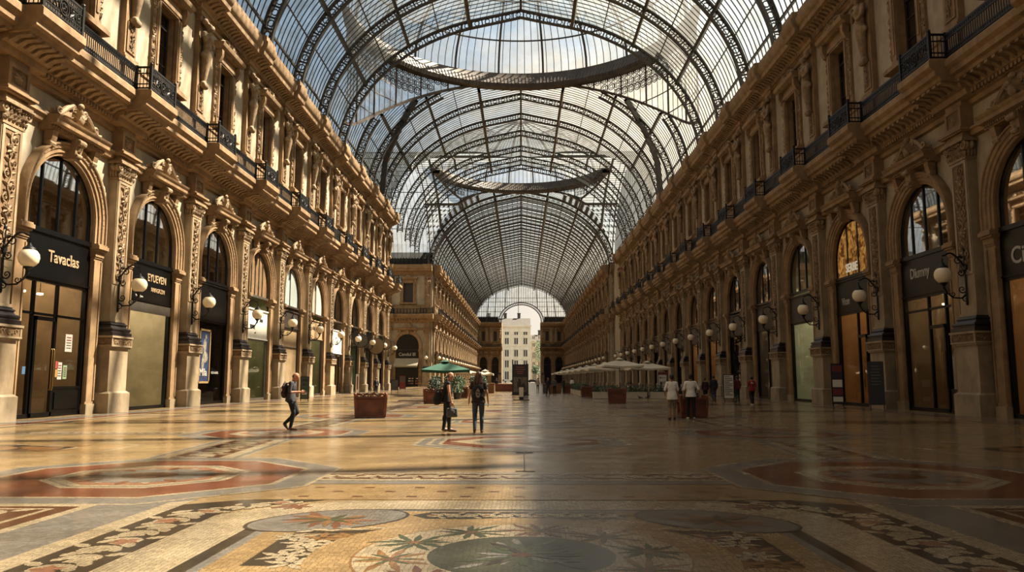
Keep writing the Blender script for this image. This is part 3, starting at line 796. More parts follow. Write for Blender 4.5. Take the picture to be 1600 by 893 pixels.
# transept vault to the left, glass gable on the right
mb = MB()
ysT = [TC-TH+2*TH*i/40 for i in range(41)]
mb.grid([[(x, y, zB(y)) for y in ysT] for x in (-46, -40, -30, -VA)], 0)
mb.build('transept_glazing', [G_sky], ceil)
mb = MB()
for a, b in zip(ysT, ysT[1:]): mb.face([(VA, a, ZTOP-.2), (VA, b, ZTOP-.2), (VA, b, zB(b)), (VA, a, zB(a))], 0)
mb.build('gable_glazing', [G_vault], ceil)

def bar(mb, path, w, h, m=0):
    """flat bar along path, w wide across, hanging h below the glass"""
    P = [V(p) for p in path]; rows = []
    for i, p in enumerate(P):
        t = (P[min(i+1, len(P)-1)]-P[max(i-1, 0)]).normalized()
        # inward normal in the vault section
        nn = V((-p.x/(VA*VA), 0, -(p.z-VZ)/(VB*VB))) if p.z > VZ+.05 else V((-(1 if p.x > 0 else -1), 0, 0))
        nn = nn-t*nn.dot(t); nn = nn.normalized() if nn.length > 1e-6 else V((0, 0, -1))
        s_ = t.cross(nn)
        rows.append([p-s_*w/2, p+s_*w/2, p+s_*w/2+nn*h, p-s_*w/2+nn*h])
    mb.grid(rows, m, closeu=True)
def split_outside(path, grow=0.):
    out = []; cur = []
    for p in path:
        if hole(p[0], p[1], grow): 
            if len(cur) > 1: out.append(cur)
            cur = []
        else: cur.append(p)
    if len(cur) > 1: out.append(cur)
    return out
XF = []
for i in range(len(XS)-1): XF += [XS[i], (XS[i]+XS[i+1])/2]
XF.append(XS[-1])
# thin transverse glazing bars
gb = MB(); y = Y0R; st = .80
while y < 161:
    for seg in split_outside([(x, y, zroof(x, y)-.02) for x in XF], .0): bar(gb, seg, .065, .07)
    y += st
for i in range(90):
    yy_ = TC-TH+2*TH*(i+.5)/90
    gb.box(VA-.1, VA, yy_-.03, yy_+.03, ZTOP-.2, zB(yy_)) if i % 2 else None
for z in (28., 30.5, 33., 35.5): gb.box(VA-.12, VA, TC-TH*sqrt(max(0, 1-((z-VZ)/VB)**2)), TC+TH*sqrt(max(0, 1-((z-VZ)/VB)**2)), z-.05, z+.05)
for x in [-46+.9*i for i in range(30)]:
    gb.tube([(x, y_, zB(y_)-.05) for y_ in ysT], .045, 4, 0)
for y_ in (115, 119, 124, 150, 154.5, 158.5): gb.tube([(-46, y_, zB(y_)-.1), (-VA, y_, zB(y_)-.1)], .09, 4, 0)
o = gb.build('glazing_bars', [M_bar], ceil); tag(o, kind='stuff')
gf = MB(); y = FY+.8
while y < EY:
    bar(gf, [(x, y, zA(x)-.02) for x in XS], .13, .12); y += 1.65
o = gf.build('far_glazing_bars', [M_bar], ceil); tag(o, kind='stuff')
# longitudinal purlins, each an object
def ylist(a, b, k): return [a+(b-a)*i/k for i in range(k+1)]
for x, w, h in [(s_*q, w, h) for s_ in (-1, 1) for q, w, h in ((SKW, .34, .95), (9.0, .09, .16), (12.3, .28, .40), (14.8, .09, .16), (17.0, .30, .42), (18.5, .07, .14), (19.5, .16, .2))]:
    mb = MB()
    for seg in split_outside([(x, y, zroof(x, y)-.03) for y in ylist(Y0R, FY, 240)]): bar(mb, seg, w, h)
    mb.build('purlin' if h > .15 else 'light_purlin', [M_steel2 if h > .9 else M_steel], ceil)
    mb = MB(); bar(mb, [(x, FY, zA(x)-.03), (x, EY, zA(x)-.03)], w*1.4, h*1.3); mb.build('far_purlin', [M_steel], ceil)
mb = MB()
for seg in split_outside([(0, y, RIDGE-.02) for y in ylist(Y0R, FY, 240)]): bar(mb, seg, .26, .3)
bar(mb, [(0, FY, RIDGE), (0, EY, RIDGE)], .3, .3); mb.build('ridge_beam', [M_steel2], ceil)
# openwork arch ribs
def rib_mb(depth=.80, w=.42, openw=True, xlim=None, flange=.15, y=0., skip=None, step=.9):
    mb = MB()
    pts = [(x, y, zA(x)-.05) for x in XF]
    runs = [pts]
    if skip:
        runs = []; cur = []
        for p in pts:
            if abs(p[0]) < skip:
                if len(cur) > 1: runs.append(cur)
                cur = []
            else: cur.append(p)
        if len(cur) > 1: runs.append(cur)
    for seg in runs:
        P = [V(p) for p in seg]; nn = []
        for i, p in enumerate(P):
            q = V((-p.x/(VA*VA), 0, -(p.z-VZ)/(VB*VB))) if p.z > VZ+.05 else V((-(1 if p.x > 0 else -1), 0, 0))
            nn.append(q.normalized())
        for d in (0., depth):
            rows = []
            for p, q in zip(P, nn):
                a = p+q*d; b = p+q*(d+flange); Y = V((0, w/2, 0))
                rows.append([a-Y, a+Y, b+Y, b-Y])
            mb.grid(rows, 0, closeu=True)
        # web: struts and rings between the flanges
        acc = 0.; last = P[0]
        for i in range(1, len(P)):
            L = (P[i]-P[i-1]).length; n_ = max(1, int(round(L/(step/2))))
            for k in range(n_):
                t = (k+.5)/n_; p = P[i-1].lerp(P[i], t); q = nn[i-1].lerp(nn[i], t).normalized()
                tg = (P[i]-P[i-1]).normalized(); acc += 1
                if int(acc) % 2:
                    a = p+q*flange; b = p+q*depth
                    mb.grid([[a-tg*.07-V((0,.05,0)), a+tg*.07-V((0,.05,0)), a+tg*.07+V((0,.05,0)), a-tg*.07+V((0,.05,0))],
                             [b-tg*.07-V((0,.05,0)), b+tg*.07-V((0,.05,0)), b+tg*.07+V((0,.05,0)), b-tg*.07+V((0,.05,0))]], 0, closeu=True)
                elif openw:
                    c = p+q*(flange+depth)/2; r = (depth-flange)*.40
                    mb.tube([c+tg*(r*cos(e*pi/4))+q*(r*sin(e*pi/4)) for e in range(8)], .06, 4, 0, closed=True)
    return mb
RIB = rib_mb().mesh('arch_rib', [M_steel])
SK_RIB = {}
RY = [80-8.25*k for k in range(8, 0, -1)]+[80.]+[80+8.2*k for k in range(1, 7)]+[135.2, 141.]
for y in RY:
    h = 0
    for cx, cy, r in (D1, D2):
        if cy+.5 < y < cy+r-.3: h = sqrt(r*r-(y-cy)**2)
    if h: put('arch_rib', rib_mb(skip=h, y=0).mesh('arch_rib_cut', [M_steel]), ceil, (0, y, 0))
    else: put('arch_rib', RIB, ceil, (0, y, 0))
BIG = rib_mb(1.15, .7, True, flange=.22, step=1.2).mesh('great_arch', [M_steel])
put('great_arch', BIG, ceil, (0, FY-.4, 0))
for s_ in (-1, 1):
    mb = MB(); bar(mb, [(s_*(19.5-.5*i), 153.2, zroof(19.5-.5*i, 153.2)-.15) for i in range(21)], 1.0, .35); mb.build('plate_arch', [M_steel], ceil)
    mb = MB()
    for i in range(14):
        for j in range(7):
            y_ = 153.9+1.05*j; x_ = s_*(19.6-.62*i-.03*i*i)
            z_ = zroof(x_, y_)-.12
            if hole(x_, y_, .4) or abs(x_) < 9: continue
            nn = V((-x_/(VA*VA), 0, -(z_-VZ)/(VB*VB))).normalized(); tg = V((0, 1, 0)); q_ = nn.cross(tg)
            c = V((x_, y_, z_))
            for rad in (.42, .2): mb.tube([c+tg*(rad*cos(e*pi/4))+q_*(rad*sin(e*pi/4)) for e in range(8)], .06, 4, 0, closed=True)
    mb.build('filigree_panel', [M_steel2], ceil)
FRIB = rib_mb(.6, .4, False, flange=.16, step=1.4).mesh('far_rib', [M_steel])
for k in range(40): put('far_rib', FRIB, ceil, (0, FY+4.1*(k+1), 0))
# domes
def dome(name, D, nrib, rise):
    """half dome standing on a half ring that the last vault arch closes"""
    cx, cy, r = D
    root = empty(name, (cx, cy, RINGZ)); root.parent = ceil
    P = lambda a, rr, z: (rr*cos(a), rr*sin(a), z)
    n = 60; A = [pi*i/n for i in range(n+1)]
    mb = MB()   # ring beam: box section with a lower lip
    prof = [(r-.25, .55), (r+.5, .55), (r+.5, -.15), (r+.15, -1.7), (r-1.0, -1.7), (r-1.15, -1.2), (r-.45, -.1)]
    mb.grid([[P(a, q, z) for q, z in prof+[prof[0]]] for a in A], 0)
    for i in range(n*2):
        a = pi*(i+.5)/n/2; mb.tube([P(a, r-1.05, -1.7), P(a, r-1.18, -1.2), P(a, r-.5, -.12)], .05, 4, 0)
    mb.build('dome_ring', [M_steel2], root, 30)
    prf = []
    for i in range(13):
        t = i/12*pi/2*.97; prf.append((r*cos(t), rise*sin(t)/sin(pi/2*.97)+.45))
    mb = MB(); mb.grid([[P(a, q, z) for q, z in prf] for a in A], 0); mb.build('dome_glazing', [G_dome], root)
    for i in range(nrib):
        a = pi*(i+.5)/nrib; m_ = MB(); m_.tube([P(a, q-.12, z) for q, z in prf], .19, 4, 0); m_.build('dome_rib', [M_steel], root)
    mb = MB()
    for i in range(n):
        mb.tube([P(pi*(i+.5)/n, q-.05, z) for q, z in prf[:10]], .06, 4, 0)
    tag(mb.build('dome_glazing_bars', [M_bar], root), kind='stuff')
    for k in (3, 6, 9):
        q, z = prf[k]; m_ = MB(); m_.tube([P(a, q-.1, z) for a in A], .11, 4, 0); m_.build('dome_hoop', [M_steel], root)
    # glazed gable closing the half dome above the last arch
    mb = MB(); top = [(q, z) for q, z in prf]+[(-q, z) for q, z in prf[::-1]]
    for (x0, z0), (x1, z1) in zip(top, top[1:]): mb.face([(x0, 0, zA(min(VA, abs(x0)))-RINGZ), (x1, 0, zA(min(VA, abs(x1)))-RINGZ), (x1, 0, z1), (x0, 0, z0)], 0)
    mb.build('gable_pane', [G_dome], root)
    # skirt between vault and ring: glass, struts and scrolled panels in the corners
    gl = MB(); ir = MB()
    for i in range(n):
        a0, a1 = A[i], A[i+1]
        z = []
        for a in (a0, a1):
            x = max(-VA, min(VA, cx+r*cos(a))); z.append(zroof(x, cy+r*sin(a))-RINGZ)
        if min(z) > -.3: continue
        gl.face([P(a0, r, min(z[0], 0)), P(a1, r, min(z[1], 0)), P(a1, r, 0), P(a0, r, 0)], 0)
        h = -z[0]
        if h > .8: ir.tube([P(a0, r-.08, z[0]), P(a0, r-.08, 0)], .14 if i % 4 == 0 else .05, 4, 0)
        if h > 4:
            for zz in (-3.4, -6.2, -9.):
                if zz > z[0]: ir.tube([P(a0, r-.06, zz), P(a1, r-.06, zz)], .07, 4, 0)
        for j in range(min(3, int(h/1.05))):      # filigree: rings filling the panel
            zz = -.55-j*1.05-1.2
            if zz-.5 < z[0]: continue
            am = (a0+a1)/2; c = V(P(am, r-.05, zz)); tg = V((-sin(am), cos(am), 0)); q = .46
            for rad in (q, q*.5): ir.tube([c+tg*(rad*cos(e*pi/5))+V((0,0,rad*sin(e*pi/5))) for e in range(10)], .06, 4, 0, closed=True)
            for e in range(4): ir.tube([c+tg*(q*.5*cos(e*pi/2+.8))+V((0,0,q*.5*sin(e*pi/2+.8))), c+tg*(q*cos(e*pi/2+.8))+V((0,0,q*sin(e*pi/2+.8)))], .045, 4, 0)
    ir.tube([P(a, r, zroof(max(-VA, min(VA, cx+r*cos(a))), cy+r*sin(a))-RINGZ) for a in A], .22, 4, 0)
    gl.build('skirt_glazing', [G_vault], root); ir.build('filigree_skirt', [M_steel2], root)
    return root
dome('dome', D1, 10, 11.); dome('crossing_dome', D2, 10, 8.)
# brackets from the cornice up to the ring: paired diagonal struts
def strut(a, b, r=.2):
    mb = MB(); mb.tube([a, b], r, 4, 0)
    d = (V(b)-V(a)); L = d.length; k = int(L/.9); up = d.normalized().orthogonal()
    mb.tube([V(a)+V((0,0,-.6)), V(b)+V((0,0,-.6))], r*.8, 4, 0)
    for i in range(k+1):
        p = V(a)+d*(i/max(1, k)); mb.tube([p, p+V((0,0,-.6))], r*.45, 4, 0)
    mb.build('diagonal_girder', [M_steel], ceil)
for s_ in (-1, 1):
    for (cx, cy, r), sp in ((D1, 1), (D2, 1)):
        for e in ((1,) if cy < 100 else ()):
            a = e*pi/4 if s_ > 0 else pi-e*pi/4
            px, py = cx+r*cos(a), cy+r*sin(a)
            qx = s_*19.2; qy = cy+e*(r+2.2)
            pts = []
            for i in range(12):
                t = i/11; x = px+(qx-px)*t; y = py+(qy-py)*t
                zc = RINGZ-.8; ze = VZ+1.5
                pts.append((x, y, min(zc+(ze-zc)*(1-sqrt(max(0, 1-t**2.2))), zroof(min(VA, max(-VA, x)), y)+.2)))
            mb = MB(); bar(mb, pts, .42, .75); mb.build('diagonal_girder', [M_steel], ceil)
# far arch lunette and portal arch
mb = MB(); gl = MB(); fr = MB()
RO, RI = 9.8, 8.4; n = 40
for i in range(n):
    a0, a1 = pi*i/n, pi*(i+1)/n
    for a_, b_ in ((RI, RI+.35), (RO-.35, RO)):
        fr.grid([[(q*cos(a), EY+dy, ZTOP+q*sin(a)*.87) for q, dy in ((a_, 0), (b_, 0), (b_, 1.2), (a_, 1.2))] for a in (a0, a1)], 0, closeu=True)
    am = (a0+a1)/2; fr.tube([(RI*cos(am), EY+.2, ZTOP+RI*sin(am)*.87), (RO*cos(am), EY+.2, ZTOP+RO*sin(am)*.87)], .16, 4, 0)
fr.build('portal_arch', [M_steel], ceil, 30)
def inarch(x): return ZTOP+.87*sqrt(max(0, RO*RO-x*x)) if abs(x) < RO else ZTOP
for i in range(len(XS)-1):
    a, b = XS[i], XS[i+1]
    gl.face([(a, EY+.5, inarch(a)), (b, EY+.5, inarch(b)), (b, EY+.5, zA(b)), (a, EY+.5, zA(a))], 0)
gl.build('lunette_glazing', [G_sky], ceil)
for i in range(-18, 19): mb.box(i-.06, i+.06, EY+.4, EY+.6, inarch(i), zA(i)-.1) if abs(i) < VA else None
for x in (-15, -11.6, 11.6, 15, -7, 7): mb.tube([(x, EY+.3, inarch(x)), (x*.92, EY+.3, zA(x*.92))], .22, 4, 0)
for z in (28.2, 30.3, 32.4, 34.5, 36.2):
    xo = VA*sqrt(1-((z-VZ)/VB)**2); xi = sqrt(max(0, RO*RO-((z-ZTOP)/.87)**2)) if z < ZTOP+RO*.87 else 0
    for s_ in (-1, 1): mb.box(min(s_*xi, s_*xo), max(s_*xi, s_*xo), EY+.4, EY+.6, z-.07, z+.07)
mb.build('lunette_bars', [M_steel], ceil)
mb = MB()
for s_ in (-1, 1): mb.box(min(s_*RO, s_*VA), max(s_*RO, s_*VA), EY+.2, EY+.7, ZTOP-.1, ZTOP+2.2, 0)
mb.build('lunette_base', [M_iron], ceil)
mb = MB(); mb.box(-44, -FX-.1, FY+.2, FY+.7, ZTOP-.1, ZTOP+2.6, 0)
for i in range(40): mb.box(-44+.6*i, -43.9+.6*i, FY+.1, FY+.22, ZTOP, ZTOP+2.6, 0)
mb.build('parapet_screen', [M_iron], ceil)
for s_ in (-1, 1):   # iron gutter plates above the main cornices
    for (xa, y0_, y1_) in ((WX, 11, 111.6 if s_ < 0 else FY), (FX, FY, EY)):
        mb = MB(); mb.box(min(s_*(xa-.1), s_*(xa+.6)), max(s_*(xa-.1), s_*(xa+.6)), y0_, y1_, ZTOP-.2, ZTOP+.35, 0); mb.build('gutter', [M_steel], ceil)

# unseen solid vault and wall added over and behind the camera to block light
mb = MB(); mb.grid([[(x, y, VZ+VB*sqrt(max(0, 1-(x/VA)**2))) for x in [VA*cos(pi*i/24) for i in range(25)]] for y in (-14., 11.)], PL)
mb.grid([[(x, 11., VZ+VB*sqrt(max(0, 1-(x/VA)**2))+d) for x in [VA*cos(pi*i/24) for i in range(25)]] for d in (0, 1.4)], ST)
mb.build('blocker_vault', FM, ceil, 40)
mb = MB(); R = 9.
for s_ in (-1, 1): mb.box(min(s_*R, s_*20.5), max(s_*R, s_*20.5), -15, -14, 0, 42, PL); mb.box(min(s_*19.6, s_*20.5), max(s_*19.6, s_*20.5), -14, 11, 0, ZTOP, PL)
for i in range(16):
    a0, a1 = pi*i/16, pi*(i+1)/16; mb.face([(R*cos(a0), -14, 20+R*sin(a0)), (R*cos(a1), -14, 20+R*sin(a1)), (R*cos(a1), -14, 42), (R*cos(a0), -14, 42)], PL)
tag(mb.build('wall_blocker', FM), kind='structure')
# ---------------------------------------------------------------- mosaic floor
def fmat(name, col, rough=.2, tess=20., joint=.32, var=.18):
    m, nt, N, L = newmat(name)
    out = N.new('ShaderNodeOutputMaterial'); b = N.new('ShaderNodeBsdfPrincipled'); L.new(b.outputs[0], out.inputs[0])
    geo = N.new('ShaderNodeNewGeometry')
    vo = N.new('ShaderNodeTexVoronoi'); vo.feature = 'F1'; vo.inputs['Scale'].default_value = tess; vo.inputs['Randomness'].default_value = .45
    ve = N.new('ShaderNodeTexVoronoi'); ve.feature = 'DISTANCE_TO_EDGE'; ve.inputs['Scale'].default_value = tess; ve.inputs['Randomness'].default_value = .45
    for q in (vo, ve): L.new(geo.outputs['Position'], q.inputs['Vector'])
    nz = N.new('ShaderNodeTexNoise'); nz.inputs['Scale'].default_value = .7; nz.inputs['Detail'].default_value = 8; nz.inputs['Roughness'].default_value = .65
    L.new(geo.outputs['Position'], nz.inputs['Vector'])
    sp = N.new('ShaderNodeSeparateColor'); L.new(vo.outputs['Color'], sp.inputs[0])
    mr = N.new('ShaderNodeMapRange'); mr.inputs[3].default_value = 1-var; mr.inputs[4].default_value = 1+var; L.new(sp.outputs[0], mr.inputs[0])
    m2 = N.new('ShaderNodeMapRange'); m2.inputs[1].default_value = .3; m2.inputs[2].default_value = .7; m2.inputs[3].default_value = .72; m2.inputs[4].default_value = 1.14; L.new(nz.outputs['Fac'], m2.inputs[0])
    m3 = N.new('ShaderNodeMapRange'); m3.inputs[1].default_value = .0; m3.inputs[2].default_value = .09; m3.inputs[3].default_value = joint; m3.inputs[4].default_value = 1; L.new(ve.outputs['Distance'], m3.inputs[0])
    a = N.new('ShaderNodeMath'); a.operation = 'MULTIPLY'; L.new(mr.outputs[0], a.inputs[0]); L.new(m2.outputs[0], a.inputs[1])
    a2 = N.new('ShaderNodeMath'); a2.operation = 'MULTIPLY'; L.new(a.outputs[0], a2.inputs[0]); L.new(m3.outputs[0], a2.inputs[1])
    mx = N.new('ShaderNodeMix'); mx.data_type = 'RGBA'; mx.blend_type = 'MULTIPLY'; mx.inputs[0].default_value = 1
    mx.inputs[6].default_value = tuple(c*ALB for c in col[:3])+(1,); L.new(a2.outputs[0], mx.inputs[7]); L.new(mx.outputs[2], b.inputs['Base Color'])
    n4 = N.new('ShaderNodeTexNoise'); n4.inputs['Scale'].default_value = 1.3; n4.inputs['Detail'].default_value = 5; L.new(geo.outputs['Position'], n4.inputs['Vector'])
    m5 = N.new('ShaderNodeMapRange'); m5.inputs[1].default_value = .3; m5.inputs[2].default_value = .7; m5.inputs[3].default_value = rough-.05; m5.inputs[4].default_value = rough+.07; L.new(n4.outputs['Fac'], m5.inputs[0]); L.new(m5.outputs[0], b.inputs['Roughness'])
    b.inputs['Specular IOR Level'].default_value = .33
    bp = N.new('ShaderNodeBump'); bp.inputs['Strength'].default_value = .07; bp.inputs['Distance'].default_value = .01
    n5 = N.new('ShaderNodeTexNoise'); n5.inputs['Scale'].default_value = 9.; n5.inputs['Detail'].default_value = 4; L.new(geo.outputs['Position'], n5.inputs['Vector'])
    L.new(n5.outputs['Fac'], bp.inputs['Height']); L.new(bp.outputs[0], b.inputs['Normal'])
    return m
FLM = [fmat('mosaic_ochre', S(192,160,114)), fmat('mosaic_cream', S(206,184,148)), fmat('mosaic_blue_grey', S(150,142,130)), fmat('mosaic_red', S(142,86,62), .18, 40, .8),
       fmat('mosaic_dark', S(74,64,50)), fmat('mosaic_gold', S(190,156,108)), fmat('mosaic_olive', S(96,94,70)), fmat('mosaic_green', S(92,98,68)), fmat('mosaic_tan', S(168,124,78)),
       fmat('mosaic_rust', S(140,94,68)), fmat('mosaic_rose', S(182,128,96)), fmat('mosaic_brown', S(110,70,48))]
OC, CR, BG, RD, DKM, GO, OL, GN, TN, RU, RO_, BR = range(12)
FL = MB(); LZ = [0]
def poly(pts, m, z, dz=0.): FL.face([(x, y, z*.0008+dz) for x, y in pts], m)
def octo(cx, cy, a, sx=1, sy=1): 
    r = a/cos(pi/8); return [(cx+sx*r*cos(pi/8+k*pi/4), cy+sy*r*sin(pi/8+k*pi/4)) for k in range(8)]
def circ(cx, cy, rx, ry, n=40, rot=0.):
    return [(cx+rx*cos(2*pi*k/n)*cos(rot)-ry*sin(2*pi*k/n)*sin(rot), cy+rx*cos(2*pi*k/n)*sin(rot)+ry*sin(2*pi*k/n)*cos(rot)) for k in range(n)]
def band(a, b, w0, w1, m, z):
    """quad along a->b between offsets w0 and w1"""
    d = V((b[0]-a[0], b[1]-a[1])); d.normalize(); n = V((-d.y, d.x))
    poly([(a[0]+n.x*w0, a[1]+n.y*w0), (b[0]+n.x*w0, b[1]+n.y*w0), (b[0]+n.x*w1, b[1]+n.y*w1), (a[0]+n.x*w1, a[1]+n.y*w1)], m, z)
def fleaf(x, y, ang, L, w, m, z, bend=0.):
    """pointed lobed leaf of tesserae"""
    c, s_ = cos(ang), sin(ang); up = []; lo = []
    for t, k in ((0, .0), (.12, .45), (.3, .9), (.42, .72), (.55, 1.), (.7, .7), (.85, .4), (1, 0)):
        px = L*t; off = bend*L*t*t
        for lst, sg in ((up, 1), (lo, -1)):
            q = off+sg*w*k; lst.append((x+px*c-q*s_, y+px*s_+q*c))
    LZ[0] = (LZ[0]+1) % 48; poly(up+lo[::-1][1:-1], m, z, LZ[0]*1.5e-5)
WH = .21
def whorl(x, y, r, m, z, k=7, rot=0., core=None):
    for i in range(k):
        a = rot+2*pi*i/k; fleaf(x+.08*r*cos(a), y+.08*r*sin(a), a, r*rnd.uniform(.75, 1.15), r*WH, m, z, rnd.uniform(-.25, .25))
    if core is not None: poly(circ(x, y, r*.22, r*.22, 10), core, z+1)
def scrollband(a, b, w, z, leafm=CR, step=None, alt=None):
    """acanthus scroll running along a->b in a band of half width w"""
    d = V((b[0]-a[0], b[1]-a[1])); L = d.length; d.normalize(); n = V((-d.y, d.x)); ang = atan2(d.y, d.x)
    step = step or w*1.05; k = max(1, int(L/step))
    for i in range(k):
        s_ = 1 if i % 2 else -1; t = (i+.5)/k*L
        cx, cy = a[0]+d.x*t+n.x*s_*w*.12, a[1]+d.y*t+n.y*s_*w*.12
        # curling stem
        pts = []
        for j in range(9):
            th = ang+s_*(-1.9+j*.55); r = w*(.70-.05*j); pts.append((cx+r*cos(th), cy+r*sin(th)))
        for p, q in zip(pts, pts[1:]): 
            dd = V((q[0]-p[0], q[1]-p[1])); a2 = atan2(dd.y, dd.x); fleaf(p[0], p[1], a2+s_*.35, w*.66, w*.19, leafm, z, .1*s_)
        for j in range(5): fleaf(cx, cy, ang+j*1.256+i, w*.46, w*.16, alt if (alt is not None and i % 3 == 0) else leafm, z)
        fleaf(cx+d.x*step*.35+n.x*s_*w*.4, cy+d.y*step*.35+n.y*s_*w*.4, ang+s_*.9, w*.7, w*.2, leafm, z); fleaf(cx+d.x*step*.3-n.x*s_*w*.75, cy+d.y*step*.3-n.y*s_*w*.75, ang+s_*.4, w*.85, w*.22, leafm, z, .2*s_)
def fillwhorls(x0, x1, y0, y1, inside, r, z, ms, core=None):
    y = y0; row = 0
    while y < y1:
        x = x0+(r*.8 if row % 2 else 0)
        while x < x1:
            px, py = x+rnd.uniform(-.1, .1)*r, y+rnd.uniform(-.1, .1)*r
            if inside(px, py): whorl(px, py, r*.95, rnd.choice(ms), z, rnd.choice((5, 6, 7)), rnd.random()*6, core)
            x += r*1.22
        y += r*1.1; row += 1
# ground: interior ochre field, street beyond
FL.face([(-50,-20,0),(50,-20,0),(50,EY+12,0),(-50,EY+12,0)], OC)
def frame_oct(cx, cy, ap, far=False, centre=True):
    poly(octo(cx, cy, ap+.62), CR, 6); poly(octo(cx, cy, ap+.55), BG, 7); poly(octo(cx, cy, ap+.10), CR, 8); poly(octo(cx, cy, ap), RD, 9)
    if not centre: return
    poly(octo(cx, cy, ap*.64), CR, 10); poly(octo(cx, cy, ap*.59), BG, 11); poly(octo(cx, cy, ap*.57), CR, 12); poly(octo(cx, cy, ap*.50), RO_, 13)
    poly(circ(cx, cy, ap*.44, ap*.40), BG, 15); poly(circ(cx, cy, ap*.40, ap*.33), OL if far else BG, 16)
    for k in range(16):
        a = 2*pi*k/16; fleaf(cx+ap*.3*cos(a), cy+ap*.3*sin(a), a, ap*.18, ap*.035, CR if k % 2 else RU, 14 if k % 2 else 17)
    poly(circ(cx, cy, ap*.20, ap*.16), BR, 17); whorl(cx, cy, ap*.17, RU, 18, 8)
def strip(a, b, w, sc=True, dark=BR):
    band(a, b, -w, w, CR, 1); band(a, b, -w+.06, w-.06, BG, 2); band(a, b, -w*.80, w*.80, CR, 3); band(a, b, -w*.52, w*.52, dark, 4)
    if sc: scrollband(a, b, w*.5, 5)
    else:
        band(a, b, -w*.2, w*.2, CR, 5)
# lattice of strips and octagons
strip((-6,12.6), (6,12.6), .62); strip((-6,12.6), (-6,2), .0) if False else None
for s_ in (-1, 1):
    strip((s_*6.3,12.6), (s_*7.0,22.4), .95); strip((s_*7.0,22.4), (s_*19.,22.4), .6, True)
    strip((s_*7.0,22.4), (s_*7.0,33), .95); strip((s_*6.0,12.6), (s_*19.,12.6), .6, False)
    frame_oct(s_*6.0, 12.6, 2.25); frame_oct(s_*7.05, 22.5, 1.95)
    # side fields with a long scrolled panel
    for (cx, cy, rx, ry) in ((s_*13.4, 17.4, 4.4, 2.6), (s_*13.6, 28.4, 4.4, 2.8)):
        poly(octo(cx, cy, 1, rx, ry), CR, 1); poly(octo(cx, cy, 1, rx-.12, ry-.12), GO, 2)
        poly(octo(cx, cy, 1, rx*.74, ry*.44), CR, 3); poly(octo(cx, cy, 1, rx*.72, ry*.40), DKM, 4)
        scrollband((cx-rx*.68, cy), (cx+rx*.68, cy), ry*.36, 5, TN)
for (cx, cy, ap) in ((0, 19.5, 2.0), (0, 29., 2.3)):
    poly(octo(cx, cy, ap+.62), CR, 6); poly(octo(cx, cy, ap+.5), BG, 7); poly(octo(cx, cy, ap+.28), CR, 8); poly(octo(cx, cy, ap+.18), BG, 8.6); poly(octo(cx, cy, ap), CR, 9); poly(octo(cx, cy, ap-.1), RD, 10)
    poly([(cx+1.45*ap*.62*cos(k*pi/3), cy+ap*.62*sin(k*pi/3)) for k in range(6)], CR, 11); poly([(cx+1.2*ap*.5*cos(k*pi/3), cy+ap*.5*sin(k*pi/3)) for k in range(6)], BG, 12)
    whorl(cx, cy, ap*.42, RU, 13, 8)
strip((-7,25.4), (7,25.4), .55, False)
y = 33.
while y < EY:
    for s_ in (-1, 1):
        strip((s_*7,y), (s_*7,y+9.8), .9, y < 60); frame_oct(s_*7, y, 1.95, True, y < 90); strip((s_*7,y), (s_*19,y), .6, False)
        poly(octo(s_*13.4, y+5, 1, 4.2, 2.6), CR, 1); poly(octo(s_*13.4, y+5, 1, 4.0, 2.4), GO, 2); poly(octo(s_*13.4, y+5, 1, 2.8, 1.), DKM, 3)
    strip((-7,y), (7,y), .55, False); poly(octo(0, y+5, 2.5), CR, 6); poly(octo(0, y+5, 2.35), BG, 7); poly(octo(0, y+5, 1.9), CR, 8); poly(octo(0, y+5, 1.75), RD, 9); poly(octo(0, y+5, .9), CR, 10)
    y += 9.8
for s_ in (-1, 1):      # red and grey border along the walls
    band((s_*17.0,14), (s_*17.0,EY), -.25, .25, CR, 14); band((s_*17.4,14), (s_*17.4,EY), -.3, .3, RD, 15); band((s_*18.2,14), (s_*18.2,EY), -.5, .5, BG, 15)
# ---- foreground carpet
poly([(-3.5,10.18),(3.5,10.18),(3.0,11.65),(-3.0,11.65)], GO, 5)
for r_, yy_ in enumerate((10.45, 10.9, 11.3)):
    for i in range(9):
        x = -2.9+.72*i+(.36 if r_ % 2 else 0)
        if abs(x) < 3.0: poly([(x-.07,yy_-.05),(x+.07,yy_-.05),(x+.07,yy_+.05),(x-.07,yy_+.05)], BR, 6)
band((-3.2,11.85), (3.2,11.85), -.16, .16, BG, 4)
for s_ in (-1, 1):
    X = lambda pts: [(s_*x, y) for x, y in pts]
    # grey lane running down between the side panels
    poly(X([(4.2,10.2),(4.25,3.),(5.6,3.),(5.6,9.9),(5.0,10.4)]), BG, 4); poly(X([(4.20,10.1),(4.45,9.9),(4.5,3.),(4.2,3.)]), CR, 5)
    poly(X([(5.25,9.75),(5.25,3.),(9.5,3.),(9.5,9.75)]), CR, 5.5); poly(X([(5.4,9.6),(5.4,3.),(9.5,3.),(9.5,9.6)]), BR, 6); poly(X([(5.62,9.45),(5.62,3.),(9.5,3.),(9.5,9.45)]), CR, 6.5); poly(X([(5.7,9.38),(5.7,3.),(9.5,3.),(9.5,9.38)]), BR, 7)
    for q in range(3): scrollband((s_*(6.25+.95*q),3.2), (s_*(6.25+.95*q),9.3), .42, 8, TN if q % 2 else CR)
    # dark scroll border
    poly(X([(2.5,10.16),(3.6,10.14),(4.2,9.75),(4.2,3.),(3.5,3.),(3.5,9.2),(3.2,9.7)]), DKM, 6)
    scrollband((s_*3.85,3.), (s_*3.85,9.2), .34, 7, CR, None, RO_); scrollband((s_*3.85,9.2), (s_*2.9,10.0), .26, 7, CR, None, RO_)
